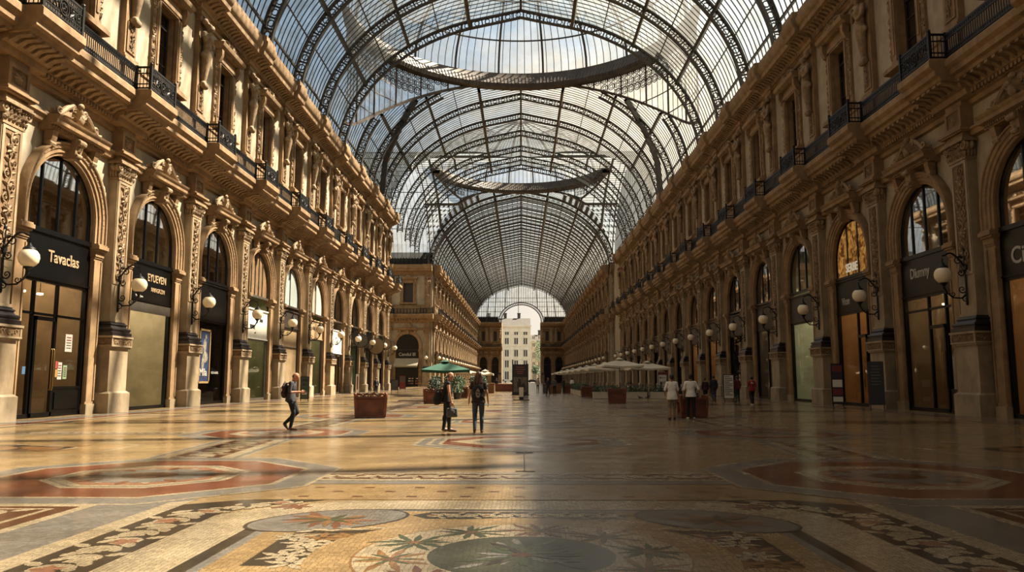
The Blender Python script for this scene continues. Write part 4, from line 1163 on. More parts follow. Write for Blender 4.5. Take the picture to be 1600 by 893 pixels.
CARP = [(-2.2,10.07),(2.2,10.07),(3.1,9.55),(3.5,9.0),(3.5,3.),(-3.5,3.),(-3.5,9.0),(-3.1,9.55)]
poly(CARP, CR, 8)
poly([(-1.75,9.42),(1.75,9.42),(2.87,8.55),(2.87,3.),(-2.87,3.),(-2.87,8.55)], DKM, 9)
poly([(-1.75,9.34),(1.75,9.34),(2.72,8.55),(2.72,3.),(-2.72,3.),(-2.72,8.55)], BG, 10)
poly([(-1.7,9.28),(1.7,9.28),(2.62,8.5),(2.62,3.),(-2.62,3.),(-2.62,8.5)], GO, 11)
for s_ in (-1, 1):
    poly(circ(s_*2.12, 8.72, .92, .60, 36, -s_*.55), DKM, 12); poly(circ(s_*2.12, 8.72, .88, .56, 36, -s_*.55), BG, 13)
    for k, (dx, dy) in enumerate(((-.28, .06), (.3, -.04))):
        for i in range(9):
            a = rnd.uniform(-.5, .5)+(pi if k == 0 else 0)+i*.28-1.1; fleaf(s_*2.12+dx*.3, 8.72+dy, a, rnd.uniform(.3, .55), .055, (RU, RO_, RU, TN)[i % 4], 14)
    for i in range(7): fleaf(s_*2.12, 8.72, i*.9+.3, rnd.uniform(.28, .42), .05, (GN, OL, TN)[i % 3], 15)
    # side scroll panels
    poly([(s_*x, y) for x, y in ((1.1,7.95),(2.35,7.9),(2.35,6.6),(1.5,6.6),(1.2,6.8))], DKM, 12)
    fillwhorls(1.25, 2.25, 6.7, 7.85, lambda x, y: 1.3 < x < 2.25 and 6.65 < y < 7.82, .24, 13, (CR, CR, TN, RO_)) if s_ > 0 else fillwhorls(-2.25, -1.25, 6.7, 7.85, lambda x, y: -2.25 < x < -1.3 and 6.65 < y < 7.82, .24, 13, (CR, CR, TN, RO_))
    poly([(s_*x, y) for x, y in ((.9,8.45),(1.55,8.15),(2.3,8.05),(2.3,7.95),(1.5,7.95),(.95,8.3))], DKM, 12)
    for i in range(9): fleaf(s_*(1.0+.14*i), 8.33-.03*i, (.2 if i % 2 else -.4) if s_ > 0 else pi-(.2 if i % 2 else -.4), .2, .045, CR, 13)
    poly([(s_*x, y) for x, y in ((1.2,6.2),(2.35,6.35),(2.35,4.),(1.2,4.))], DKM, 12)
    fillwhorls(min(s_*1.3, s_*2.3), max(s_*1.3, s_*2.3), 4.1, 6.2, lambda x, y: True, .24, 13, (CR, TN, RO_))
    poly([(s_*x, y) for x, y in ((2.75,9.62),(3.0,9.45),(3.05,9.55),(2.8,9.75))], RU, 10)
    for i in range(6): fleaf(s_*2.75, 9.6, i*1.05, .22, .05, RU, 10)
poly([(-1.05,8.78),(1.05,8.78),(1.25,9.0),(1.05,9.22),(-1.05,9.22),(-1.25,9.0)], DKM, 12)
scrollband((-1.1,9.0), (1.1,9.0), .19, 13, CR, None, TN)
poly(circ(0, 7.0, 1.88, 1.84, 64), GO, 14); poly(circ(0, 7.0, 1.49, 1.46, 64), TN, 15); poly(circ(0, 7.0, 1.47, 1.44, 64), CR, 16)
WH = .10
for i in range(10):
    a = 2*pi*i/10+.15; whorl(1.14*cos(a), 7.0+1.12*sin(a), .40, (GN, TN, RU, OL)[i % 4], 17, 9, rnd.random()*6, (TN, RU, GN, RU)[i % 4])
    whorl(1.14*cos(a), 7.0+1.12*sin(a), .26, (OL, GN, TN, GN)[i % 4], 18, 6, rnd.random()*6)
poly(circ(0, 7.0, .86, .84, 48), CR, 17.5); poly(circ(0, 7.0, .83, .81, 48), OL, 18)
for i in range(46):
    a = rnd.random()*2*pi; q = rnd.uniform(0, .45); fleaf(q*cos(a), 7.0+q*sin(a), a+rnd.uniform(-.4, .4), rnd.uniform(.25, .4), .045, (GN, BG, DKM, GN, OL)[i % 5], 19)
poly(circ(0, 7., .09, .085, 12), BR, 20)
fl = FL.build('floor', FLM); tag(fl, kind='structure')
# shallow drain slots cut in the middle of the floor
mb = MB(); mb.box(.05, .064, 13.3, 16.6, .0, .01); mb.box(-.12, .25, 16.6, 16.612, .0, .01); mb.box(-.1, .22, 13.28, 13.29, 0, .01)
tag(mb.build('trim_1', [M_dark]), kind='structure')
# street beyond the portal
mb = MB(); mb.box(-90, 90, EY+12, 460, -.3, -.02); o = mb.build('street', [mat('asphalt', S(150,142,130), .8, .15, .8, k=.07)]); tag(o, kind='structure')
# ---------------------------------------------------------------- shop fronts in the arches
TXT = {}
def text_mesh(s, size, ext=.012, bold=0., sx=1., mname='letters'):
    cu = bpy.data.curves.new('t', 'FONT'); cu.body = s; cu.size = size; cu.extrude = ext; cu.align_x = 'CENTER'; cu.align_y = 'CENTER'; cu.offset = bold; cu.resolution_u = 4
    o = bpy.data.objects.new('t', cu); COL.objects.link(o)
    dg = bpy.context.evaluated_depsgraph_get(); me = bpy.data.meshes.new_from_object(o.evaluated_get(dg)); me.name = mname
    bpy.data.objects.remove(o); bpy.data.curves.remove(cu)
    M_ = Matrix(((0,0,1,0),(sx,0,0,0),(0,1,0,0),(0,0,0,1)))
    me.transform(M_); return me
def lettering(s, size, matl, parent, loc, bold=0., sx=1., name='lettering', rz=0, serif=False):
    me = text_mesh(s, size, .012, bold, sx); me.materials.clear(); me.materials.append(matl)
    if serif:      # small slab feet and heads on the strokes
        bm = bmesh.new(); bm.from_mesh(me)
        ys = {}
        for lab in ((-size*.36, 1),): pass
        bm.free()
    return put(name, me, parent, loc, rz)
M_letter = mat('sign_letters', S(206,176,138), .4, .05, 5)
M_letterw = mat('sign_letters_white', S(226,220,208), .5, .03, 5)
M_letterk = mat('sign_letters_black', S(40,38,36), .5, .03, 5)
M_letterr = mat('sign_letters_red', S(150,40,34), .5, .03, 5)
M_whitepanel = mat('white_sign_panel', S(232,228,214), .5, .04, 2, k=.7)
M_beige = mat('beige_panel', S(190,160,118), .6, .1, 2)
M_grey = mat('grey_metal', S(120,112,100), .4, .12, 3, metal=.3)
M_brass = mat('brass', S(190,150,84), .3, .1, 5, metal=.8)
M_globe = mat('opal_globe', S(240,222,192), .25, .03, 3, spec=.5, k=.85)
WARM = emis('warm_lamp', (1, .72, .38, 1), 6.)
WARMD = emis('fill_panel_glow', (1, .66, .32, 1), 2.2)  # glow of the panels added with the shop fill lights
def imat(nm, c): return mat('interior_'+nm, c, .8, .15, 1.2, k=.8)
IM = dict(brown=imat('brown', S(128,102,68)), olive=imat('olive', S(168,156,126)), dark=imat('dark', S(40,34,30)), green=imat('green', S(110,112,80)), amber=imat('amber', S(190,142,88)),
          pale=imat('pale', S(196,204,180)), grey=imat('grey', S(112,100,88)), beige=imat('beige', S(186,150,112)), sage=imat('sage', S(132,150,128)))
ARC = [(HW*cos(pi-pi*i/20), ZS+HW*sin(pi*i/20)) for i in range(21)]
def fanlight(root, fr, mull=(-1.0, 0., 1.0), pane=None, z0=ZIMP):
    mb = MB(); n0, n1 = -.62, -.5
    path = [(-HW, z0)]+ARC+[(HW, z0)]
    for a, b in zip(path, path[1:]):
        sc = lambda p: (p[0]*.95, ZS+(p[1]-ZS)*.95 if p[1] > ZS else p[1])
        A, B = sc(a), sc(b)
        mb.grid([[(n1, a[0], a[1]), (n1, A[0], A[1]), (n0, A[0], A[1])], [(n1, b[0], b[1]), (n1, B[0], B[1]), (n0, B[0], B[1])]], 0)
    for u in mull:
        zt = ZS+sqrt(max(0, HW*HW-u*u))*.97; mb.box(n0, n1, u-.045, u+.045, z0, zt)
    mb.box(-.62, -.40, -HW, HW, z0-.1, z0+.06)
    f = mb.build('fanlight_frame', [fr], root)
    p = MB(); k = len(path)
    p.face([(-.56, a*.97, b) for a, b in path], 0); p.build('fanlight_pane', [pane or M_winglass], f)
    return f
ROOMN = [0]
def shop(sx, y, label, inside='brown', frame=None, sign=None, letters=(), sill=.18, door=None, lights=True, riser=0., head=5.7, fan=(-.72, .72), fanpane=None, sidelight=None, panes=None, back=2.6, opq=None, mid=None, glow=0):
    """sx side, y bay centre. sign: (material, z0, z1). door: (u0, u1). panes: mullion list"""
    frame = frame or M_black
    root = empty('shopfront', (sx*(WX-.4), y, 0), 0 if sx < 0 else pi); tag(root, label, 'shopfront')
    fanlight(root, frame, fan, fanpane)
    sm, z0, z1 = sign or (frame, 5.7, 7.5)
    mb = MB(); mb.box(-.6, -.42, -HW, HW, z0, z1, 0); mb.box(-.6, -.36, -HW, HW, z0-.08, z0, 0); mb.box(-.6, -.34, -HW, HW, z1, z1+.1, 0)
    sp = mb.build('sign_board', [sm], root)
    for (s_, size, lm, u, z, bold, kx) in letters: lettering(s_, size, lm, sp, (-.405, u, z), bold, kx)
    # shop window frame
    mb = MB(); zt = z0-.08
    for u in (-HW+.07, HW-.07): mb.box(-.6, -.42, u-.09, u+.09, 0, zt)
    for u in panes or (): mb.box(-.58, -.44, u-.05, u+.05, 0, zt)
    mb.box(-.6, -.42, -HW, HW, 0, sill); mb.box(-.6, -.42, -HW, HW, zt-.12, zt)
    if mid: mb.box(-.58, -.44, -HW, HW, mid-.05, mid+.05)
    if riser:
        a = (door[1] if door else -HW); mb.box(-.58, -.44, a, HW, 0, riser); mb.box(-.44, -.40, a+.2, HW-.3, .3, riser-.25); mb.box(-.44, -.41, a+.05, HW-.1, riser-.1, riser)
    wf = mb.build('window_frame', [frame], root)
    p = MB(); p.face([(-.5, -HW, sill), (-.5, HW, sill), (-.5, HW, zt), (-.5, -HW, zt)]); p.build('window_pane', [opq or M_shopglass], wf)
    if door:
        a, b = door; zt2 = min(4.1, zt-.1); d = MB()
        for u in (a+.06, b-.06): d.box(-.46, -.38, u-.06, u+.06, .04, zt2)
        for z in (.14, zt2-.06): d.box(-.46, -.38, a, b, z-.1, z+.06)
        dr = d.build('door', [frame], root)
        h = MB(); u = b-.18
        h.tube([(-.34, u, 1.1), (-.30, u, 1.15), (-.30, u, 2.75), (-.34, u, 2.8)], .028, 8); h.tube([(-.34, u-.14, 1.1), (-.30, u-.14, 1.15), (-.30, u-.14, 2.75), (-.34, u-.14, 2.8)], .022, 8)
        h.build('handle', [M_brass], dr, 60)
    # interior
    r = MB(); r.box(-back-.6, -.16, -HW+.04, HW-.04, .02, ZS+HW, 0); r.f.pop(3); r.m.pop(3)
    rm = r.build('shop_room', [IM[inside]], None, None, (sx*WX, y, 0), 0 if sx < 0 else pi); tag(rm, kind='structure')
    if glow:
        al = bpy.data.lights.new('fill_light', 'AREA'); al.shape = 'RECTANGLE'; al.size = 2.; al.size_y = 3.2; al.energy = glow; al.color = (1, .84, .62)  # unseen fill light added to brighten the shop interior
        ao = bpy.data.objects.new('fill_light', al); COL.objects.link(ao); ao.location = (sx*(WX+1.9), y, 7.2)
        l = MB(); l.box(-2.3, -1.5, -1.4, 1.4, 7.26, 7.32); l.build('fill_panel', [WARMD], rm); l = MB(); l.tube([(-1.9, 0, 7.32), (-1.9, 0, ZS+HW)], .02, 5); l.build('fill_panel_rod', [M_iron], rm)  # added glowing panel and rod, standing in as source of the fill light
    if lights:
        for u in (-1.2, .1, 1.3):
            l = MB(); l.lathe([(.02, .0), (.13, .02), (.13, .1), (.02, .1)], (-1.5, u, min(zt-.3, 5.2)), 10); l.build('ceiling_spot', [WARM], rm)
            l = MB(); l.tube([(-1.5, u, min(zt-.3, 5.2)+.1), (-1.5, u, ZS)], .015, 5); l.build('spot_rod', [M_iron], rm)
    return root
L_ = L_B[1:]
T = M_letter
sh = shop(-1, L_[0], 'black shopfront lettered Tavaclas with a glazed door, first full arch on the left', 'brown', glow=420, letters=(('Tavaclas', .70, T, .42, 6.62, .008, .95),), fan=(-1.25, 0., 1.25), door=(-1.25, .2), riser=1.25, panes=(-1.32, .26), mid=4.2)
def notice(root, u, z, w, h, m, name='notice', n=-.40):
    mb = MB(); mb.box(n, n+.012, u-w/2, u+w/2, z-h/2, z+h/2); return mb.build(name, [m], root)
M_paper = mat('paper', S(214,202,190), .8, .04, 4); M_paperg = mat('paper_green', S(150,176,130), .8, .05, 4); M_paperr = mat('paper_red', S(178,60,44), .8, .05, 4); M_papero = mat('paper_ochre', S(200,150,70), .8, .05, 4); M_paperb = mat('paper_blue', S(80,120,160), .8, .05, 4)
for u, z, w, h, m in ((1.15,3.1,.5,.75,M_paper),(.62,1.9,.3,.72,M_paper),(1.0,1.85,.28,.58,M_paperg),(.4,2.15,.2,.3,M_paperr),(.4,1.8,.18,.32,M_papero),(-1.75,1.9,.2,.3,M_paperb)): 
    nt_ = notice(sh, u, z, w, h, m)
    if h > .5:
        for j in range(5): notice(nt_, u, z+h*.32-j*h*.15, w*.65, .025, M_letterr if j < 2 else M_grey, 'printed_line', -.386)
def display_plinth(y, sx, du, n, w, h, m, label, top=None):
    mb = MB(); mb.box(-w/2, w/2, -w/2, w/2, 0, h, 0); mb.box(-w/2-.02, w/2+.02, -w/2-.02, w/2+.02, h, h+.04, 0); mb.box(-w/2+.03, w/2-.03, -w/2+.03, w/2-.03, -.0, .06, 0)
    o = mb.build('display_plinth', [m], None, None, (sx*(WX)-sx*n, y-sx*du, .02), 0 if sx < 0 else pi); tag(o, label, 'plinth'); return o
display_plinth(L_[0], -1, -.95, -1.4, .55, 1.15, M_paper, 'pale display plinth behind the glass door of the black Tavaclas shop')
sh1 = shop(-1, L_[1], 'black shopfront lettered EYUEVEN over one wide pale display window', 'olive', glow=420, letters=(('EYUEVEN', .56, T, .62, 6.85, .006, .9), ('ANAGRZIN', .32, T, .78, 6.25, .004, .95), ('M. R. Jean', .16, M_letterw, -1.2, 5.8, 0, 1.2)), sign=(M_black, 5.62, 7.5), lights=False, fan=(-.7, .7))
mb = MB(); mb.box(-.5, -.40, -HW, HW, 5.0, 5.5); mb.build('shutter_box', [M_grey], sh1)
display_plinth(L_[1], -1, -1.3, -1.6, .75, 1.3, M_whitepanel, 'white display plinth in the wide window of the EYUEVEN shop')
mb = MB(); mb.box(-.02, .02, -.5, .5, -.75, .75, 0); mb.box(.02, .035, -.3, .25, -.45, .2, 1); mb.box(.02, .03, -.42, .42, -.68, .68, 2)
tag(mb.build('framed_picture', [M_grey, M_letterk, M_whitepanel], None, None, (-WX-2.95, L_[1]-.1, 3.0), 0), 'small framed picture on the back wall of the EYUEVEN shop', 'picture')
sh = shop(-1, L_[2], 'dark glass shopfront with a tall framed blue poster at its left side', 'dark', sign=(M_black, 5.3, 7.4), lights=False, fan=(-.7, .7))
# framed poster: cobalt ground, pale figure-like blot, white script
M_posterb = mat('poster_blue', S(52,70,112), .5, .4, 2.5); M_frame = mat('pale_wood_frame', S(196,160,104), .5, .1, 6)
po = empty('framed_poster', (-WX+.4, L_[2], 0), 0); tag(po, 'tall framed blue poster with white script leaning in the dark glass shopfront', 'poster')
mb = MB()
for a, b, c, d in ((-1.98,-1.86,1.3,4.6),(-.44,-.32,1.3,4.6)): mb.box(-.38, -.30, a, b, c, d)
mb.box(-.38, -.30, -1.98, -.32, 4.5, 4.62); mb.box(-.38, -.30, -1.98, -.32, 1.3, 1.42); mb.build('frame', [M_frame], po)
mb = MB(); mb.box(-.38, -.35, -1.9, -.4, 1.36, 4.56); pp = mb.build('poster_sheet', [M_posterb], po)
mb = MB()
for c, r in (((-.345,-1.1,3.6), (.006,.25,.45)), ((-.345,-1.0,2.9), (.006,.4,.35)), ((-.345,-1.3,2.5), (.006,.2,.4)), ((-.345,-.95,4.15), (.006,.14,.16))): mb.ell(c, r, 10, 6)
mb.build('pale_figure', [mat('poster_pale', S(170,160,140), .6, .4, 6)], pp, 50)
lettering('Mlla', .62, M_letterw, pp, (-.343, -1.2, 1.95), .01, 1.1); lettering('ELLA.AEG', .2, M_letterw, sh, (-.405, .75, 1.95), .0, 1.3)
M_curt2 = mat('gold_curtain', S(150,112,64), .9, .2, 3)
shop(-1, L_[3], 'shopfront with a square white sign board and gold fanlight, fourth arch on the left', 'green', M_grey, (M_whitepanel, 4.55, 6.6), (('Bon', .5, M_letterk, .95, 5.95, .004, .8), ('TEAVE', .42, M_letterk, -.9, 5.35, .004, .9), ('caffe', .18, M_letter, -.3, 4.95, 0, 1)), lights=False, fan=(-1.2, -.4, .4, 1.2), fanpane=M_curt2, glow=260)
shop(-1, L_[4], 'grey framed shopfront with a closed beige panel, fifth arch on the left', 'beige', M_woodfr, (M_woodfr, 5.9, 7.2), lights=False, fan=(.0,), fanpane=glass('pale_fanlight', (.5,.55,.55,1), .3, .5, S(170,180,176)), mid=4.2, opq=M_beige)
shop(-1, L_[5], 'shopfront with white fanlight panels and a small cream sign, sixth arch on the left', 'green', M_woodfr, (M_beige, 5.4, 7.0), (('VAL', .5, M_letterk, -.7, 6.3, 0, 1),), lights=False, fan=(0.,), fanpane=glass('white_fanlight', (.4,.4,.38,1), .2, .6, S(200,190,170)), glow=260)
shop(-1, L_[6], 'shopfront with a tall white sign of swirling letters above a brown door', 'brown', M_woodfr, (M_whitepanel, 4.3, 6.6), (('Gs', 1.2, M_letterk, 0, 5.5, .0, 1.),), lights=False, door=(.2, 1.6), fan=(0.,))
shop(-1, L_[7], 'dark green shopfront behind the grey round sign on the left facade', 'sage', M_woodfr, (M_black, 5.7, 7.4), lights=False, fan=(0.,))
shop(-1, L_[8], 'dark shopfront behind the large brown round sign on the left facade', 'grey', M_woodfr, (M_black, 5.7, 7.4), lights=False, fan=(0.,))
shop(-1, L_[9], 'last shopfront of the sunlit left facade, beside the crossing corner', 'dark', M_woodfr, (M_black, 5.7, 7.4), lights=False, fan=(0.,))
shop(-1, L_B[0], 'nearest shopfront on the left, mostly beyond the picture edge', 'dark', lights=False)
shop(1, R_B[0], 'nearest right shopfront lettered Ciz over a wide amber lit window', 'amber', M_black, letters=(('Ciz', .95, M_letterw, -1.1, 6.4, .012, 1),), back=3.2, glow=42)
shop(1, R_B[1], 'right shopfront lettered Diumny with white arches and spots inside', 'brown', M_black, letters=(('D\u00efumny', .72, M_letterw, -.55, 6.75, .012, .8),), fan=(-1.25, 0., 1.25), door=(.0, 1.4), panes=(-.05, 1.45), riser=1.1, mid=4.9, glow=75)
M_goldfan = emis('lit_gold_mural', (.75, .36, .08, 1), .55)
def goldmural():
    m, nt, N, L = newmat('gold_leaf_mural'); out = N.new('ShaderNodeOutputMaterial'); e = N.new('ShaderNodeEmission'); L.new(e.outputs[0], out.inputs[0])
    g = N.new('ShaderNodeNewGeometry'); n = N.new('ShaderNodeTexNoise'); n.inputs['Scale'].default_value = 2.2; n.inputs['Detail'].default_value = 6; n.inputs['Distortion'].default_value = 1.2; L.new(g.outputs['Position'], n.inputs['Vector'])
    r = N.new('ShaderNodeValToRGB'); L.new(n.outputs['Fac'], r.inputs[0]); r.color_ramp.elements[0].position = .4; r.color_ramp.elements[0].color = (.16,.05,.012,1); r.color_ramp.elements[1].position = .62; r.color_ramp.elements[1].color = (.75,.36,.08,1)
    L.new(r.outputs[0], e.inputs[0]); e.inputs[1].default_value = .5; return m
sh = shop(1, R_B[2], 'right shopfront with a glowing gold fanlight and the word Vicun', 'amber', M_black, (M_black, 5.6, 7.4), (('Vicun', .62, M_letterw, -1.0, 6.2, .012, .8),), door=(.4, 1.5), panes=(.35, 1.55), fanpane=goldmural(), glow=40)
lettering('SERBE', .72, emis('lit_letters', (1, .84, .6, 1), .45), sh, (-.46, -.1, 8.15), .012, .85)
for i, (ins, lab, opq, fanp) in enumerate((('pale', 'right shopfront with a pale green display window, fourth arch from the right', None, None), ('grey', 'right shopfront with a plain grey blind, fifth arch from the right', None, None),
        ('dark', 'dark right shopfront behind the person in the red top', None, None), ('amber', 'amber lit right shopfront beside the dark-clothed couple', None, None), ('amber', 'second amber lit right shopfront, next further from the couple', None, None),
        ('dark', 'dark right shopfront, ninth arch from the right', None, None), ('grey', 'grey right shopfront, tenth arch from the right', None, None), ('dark', 'dark right shopfront, eleventh arch from the right', None, None), ('beige', 'beige right shopfront above the white parasols, twelfth arch', None, None),
        ('dark', 'dark right shopfront, thirteenth arch from the right', None, None), ('grey', 'grey right shopfront, fourteenth arch from the right', None, None), ('dark', 'last right shopfront before the crossing', None, None))):
    shop(1, R_B[3+i], lab, ins, M_black, (M_black if i % 2 else M_woodfr, 5.6, 7.3), lights=(ins == 'amber'), glow=(dict(amber=42, pale=80, grey=35, beige=40).get(ins, 0)), fan=((-.7, .7) if i < 4 else (0.,)), panes=(.4,) if i in (1, 3, 4) else None, opq=None)
# white arches inside the Diumny shop and the twinkling tree in the amber shop
def inner_arch(loc, rz, label):
    mb = MB(); R = .62
    for q in (0, 1):
        r0 = R+.14*q; path = [(-r0, 0)]+[(r0*cos(pi-pi*i/12), 2.4+r0*sin(pi*i/12)) for i in range(13)]+[(r0, 0)]
        mb.tube([(0, a, b) for a, b in path], .055, 6)
    for s_ in (-1, 1): mb.box(-.1, .1, s_*(R+.07)-.14, s_*(R+.07)+.14, 0, .25)
    o = mb.build('display_arch', [M_whitepanel], None, 40, loc, rz); tag(o, label, 'arch'); return o
inner_arch((WX+2.2, R_B[1]-.4, .02), pi, 'left white arch standing inside the Diumny shop'); inner_arch((WX+2.2, R_B[1]+1.3, .02), pi, 'right white arch standing inside the Diumny shop')
def lit_tree(loc):
    root = empty('display_tree', loc); tag(root, 'small dark tree with tiny warm lights in the nearest right shop window', 'tree')
    r = random.Random(3); b = MB(); b.lathe([(.09,0),(.07,1.2),(.04,2.6)], (0,0,0), 8); lf = MB(); li = MB()
    for i in range(170):
        z = r.uniform(.5, 3.3); q = (3.5-z)*.30*sqrt(r.random()); a = r.random()*6.28
        c = V((q*cos(a), q*sin(a), z)); 
        if i % 5 == 0: b.tube([(0,0,z-.2), c], .014, 4)
        d = V((r.uniform(-1,1), r.uniform(-1,1), r.uniform(-.4,1))).normalized()*.13; e = d.orthogonal().normalized()*.05
        lf.face([c-d, c+e, c+d, c-e])
        if i % 4 == 0: li.ell(c, (.022,)*3, 5, 4)
    b.build('trunk', [M_woodfr], root); lf.build('foliage', [mat('tree_leaves', S(60,58,34), .7, .3, 6)], root); li.build('fairy_lights', [WARM], root)
lit_tree((WX+1.7, R_B[0]+.3, .02))
# round projecting signs on the left facade
def round_sign(y, z, r, m, label):
    root = empty('round_sign', (-WX+.45, y, z)); tag(root, label, 'sign')
    mb = MB(); mb.lathe([(.01,-.05),(r,-.05),(r+.04,0),(r,.05),(.01,.05)], (r+.25,0,0), 28, 0, Matrix.Rotation(pi/2, 3, 'X')); mb.build('disc', [m], root, 40)
    mb = MB(); mb.tube([(r+.25+(r+.03)*cos(2*pi*i/28), 0, (r+.03)*sin(2*pi*i/28)) for i in range(28)], .05, 6, closed=True); mb.tube([(0,0,r*.5),(.4,0,r*.5)], .035, 6); mb.tube([(0,0,-r*.5),(.4,0,-r*.5)], .035, 6); mb.build('rim', [M_iron], root)
round_sign(L_P[8]+1.4, 5.9, .75, M_grey, 'grey round sign projecting from the left facade')
round_sign(L_P[9]+1.2, 5.6, .95, M_beige, 'large brown round sign projecting from the left facade')
round_sign(L_P[10]+.9, 6.2, .7, M_beige, 'last brown round sign projecting from the left facade')
# ---------------------------------------------------------------- globe lamps on wrought brackets
def nz_spiral(mb, n, z, r, turns, sg, a0, th):
    mb.tube([(n+r*(1-i/16)**.9*cos(a0+sg*turns*2*pi*i/16), 0, z+r*(1-i/16)**.9*sin(a0+sg*turns*2*pi*i/16)) for i in range(17)], [th*(1-.5*i/16) for i in range(17)], 5)
def lamp_meshes():
    b = MB()
    b.tube([(.02,0,-1.2),(.02,0,1.15)], .045, 6)
    for z in (-1.2, 1.15): b.ell((.03,0,z), (.06,.06,.12), 6, 5)
    b.lathe([(.02,-.02),(.16,0),(.16,.06),(.02,.08)], (.0,0,.35), 10, 0, Matrix.Rotation(pi/2, 3, 'Y'))
    b.tube([(.03+.95*t, 0, .35+.62*sin(min(1, t*1.15)*pi*.62)-.25*max(0, t-.6)) for t in [i/16 for i in range(17)]], .042, 6)
    b.tube([(.98,0,.72),(.99,0,.55)], .035, 6)
    nz_spiral(b, .3, .62, .2, 1.4, -1, 2.6, .032); nz_spiral(b, .22, .1, .16, 1.4, 1, 2.4, .03)
    b.tube([(.03,0,-.85),(.25,0,-1.0),(.6,0,-.98),(.85,0,-.78),(.98,0,-.5)], .036, 6)
    nz_spiral(b, .2, -.62, .17, 1.5, 1, 3.6, .03); nz_spiral(b, .62, -.82, .13, 1.5, -1, .5, .028); nz_spiral(b, .1, -1.05, .12, 1.3, -1, 1.5, .026)
    for z, a in ((.75, .5), (-.3, -.4), (.15, .3), (-.75, -.9)):
        d = V((cos(a), 0, sin(a)))*.3; e = V((0, .05, 0)); c = V((.04, 0, z)); b.face([c-e, c+d*.5-e*1.4, c+d, c+d*.5+e*1.4, c+e])
    MESH['bracket'] = b.mesh('bracket', [M_iron], 50)
    g = MB(); g.lathe([(.012,-.37),(.14,-.345),(.25,-.27),(.33,-.16),(.365,0),(.34,.14),(.27,.25),(.17,.32)], (.98,0,0), 20); MESH['globe'] = g.mesh('lamp_globe', [M_globe], 80)
    c = MB(); c.lathe([(.19,.30),(.23,.30),(.21,.36),(.12,.42),(.07,.5),(.03,.58)], (.98,0,0), 14); MESH['lampcap'] = c.mesh('lamp_cap', [M_iron], 50)
    f = MB(); f.lathe([(.16,-.33),(.17,-.37),(.1,-.42),(.05,-.5),(.06,-.55),(.012,-.64)], (.98,0,0), 12); MESH['finial'] = f.mesh('finial', [M_iron], 50)
    w = MB(); w.add(b, None, 0); w.add(g, None, 1); w.add(c, None, 0); MESH['lampfar'] = w.mesh('globe_lamp_far', [M_iron, M_globe], 60)
lamp_meshes()
def lamp(x, y, z, rz, label, group):
    o = put('globe_lamp', MESH['bracket'], None, (x, y, z), rz); tag(o, label, 'lamp', group)
    put('lamp_globe', MESH['globe'], o); put('lamp_cap', MESH['lampcap'], o); put('finial', MESH['finial'], o); return o
ORD = ['first', 'second', 'third', 'fourth', 'fifth', 'sixth', 'seventh', 'eighth', 'ninth', 'tenth', 'eleventh', 'twelfth', 'thirteenth', 'fourteenth', 'fifteenth', 'sixteenth']
for i, y in enumerate(L_P[1:]): lamp(-WX+.45, y, 6.0, 0, 'globe lamp on a scrolled bracket, %s from the left along the sunlit facade' % ORD[i], 'globe lamps along the left facade')
for i, y in enumerate(R_P[1:]): lamp(WX-.45, y, 6.0, pi, 'globe lamp on a scrolled bracket, %s from the right along the shaded facade' % ORD[i], 'globe lamps along the right facade')
for k in range(21):
    for s_ in (-1, 1):
        o = put('globe_lamp', MESH['lampfar'], None, (s_*(FX-.45), FY+FP[k], 6.0), 0 if s_ < 0 else pi)
        tag(o, 'distant globe lamp in the long row down the far arm, %s side' % ('left' if s_ < 0 else 'right'), 'lamp', 'distant lamps down the %s side of the far arm' % ('left' if s_ < 0 else 'right'))
for u in (1.0, 9.25):
    o = put('globe_lamp', MESH['lampfar'], None, (-FX-u, FY-.45, 6.0), -pi/2); tag(o, 'globe lamp on the corner block, %s of the awning' % ('right' if u < 2 else 'left'), 'lamp', 'lamps on the corner block')
# awning shop on the corner block facing the camera
M_awn = mat('awning_cloth', S(206,190,160), .85, .06, 2)
ax = -FX-5.12
root = empty('awning', (ax, FY, 0), -pi/2); tag(root, 'sloping cream awning over the shop door on the left corner block', 'awning')
mb = MB(); rows = []
for i in range(7): t = i/6; rows.append([(.1+2.3*t, u, 5.9-1.55*t-.06*sin(pi*t)) for u in (-2.5, -1.25, 0, 1.25, 2.5)])
mb.grid(rows); mb.build('cloth', [M_awn], root, 50)
mb = MB()
for i in range(18):
    u = -2.5+5*i/18; mb.face([(2.4, u, 4.36), (2.4, u+5/18, 4.36), (2.42, u+5/18*.8, 4.02), (2.42, u+5/36, 3.96), (2.42, u+5/18*.2, 4.02)])
mb.build('valance', [M_awn], root)
mb = MB()
for u in (-2.45, 2.45): mb.tube([(.1, u, 3.9), (2.35, u, 4.36)], .04, 6); mb.tube([(.1, u, 3.9), (.1, u, 5.9)], .04, 6)
mb.build('frame', [M_iron], root)
mb = MB(); mb.box(.02, .12, -2.3, 2.3, 5.95, 7.6, 0); so_ = mb.build('shop_sign', [M_black], None, None, (ax, FY, 0), -pi/2); tag(so_, 'black sign with white lettering above the cream awning', 'sign'); lettering('Cendul III', .95, M_letterw, so_, (.13, 0, 6.7), .01, .95)
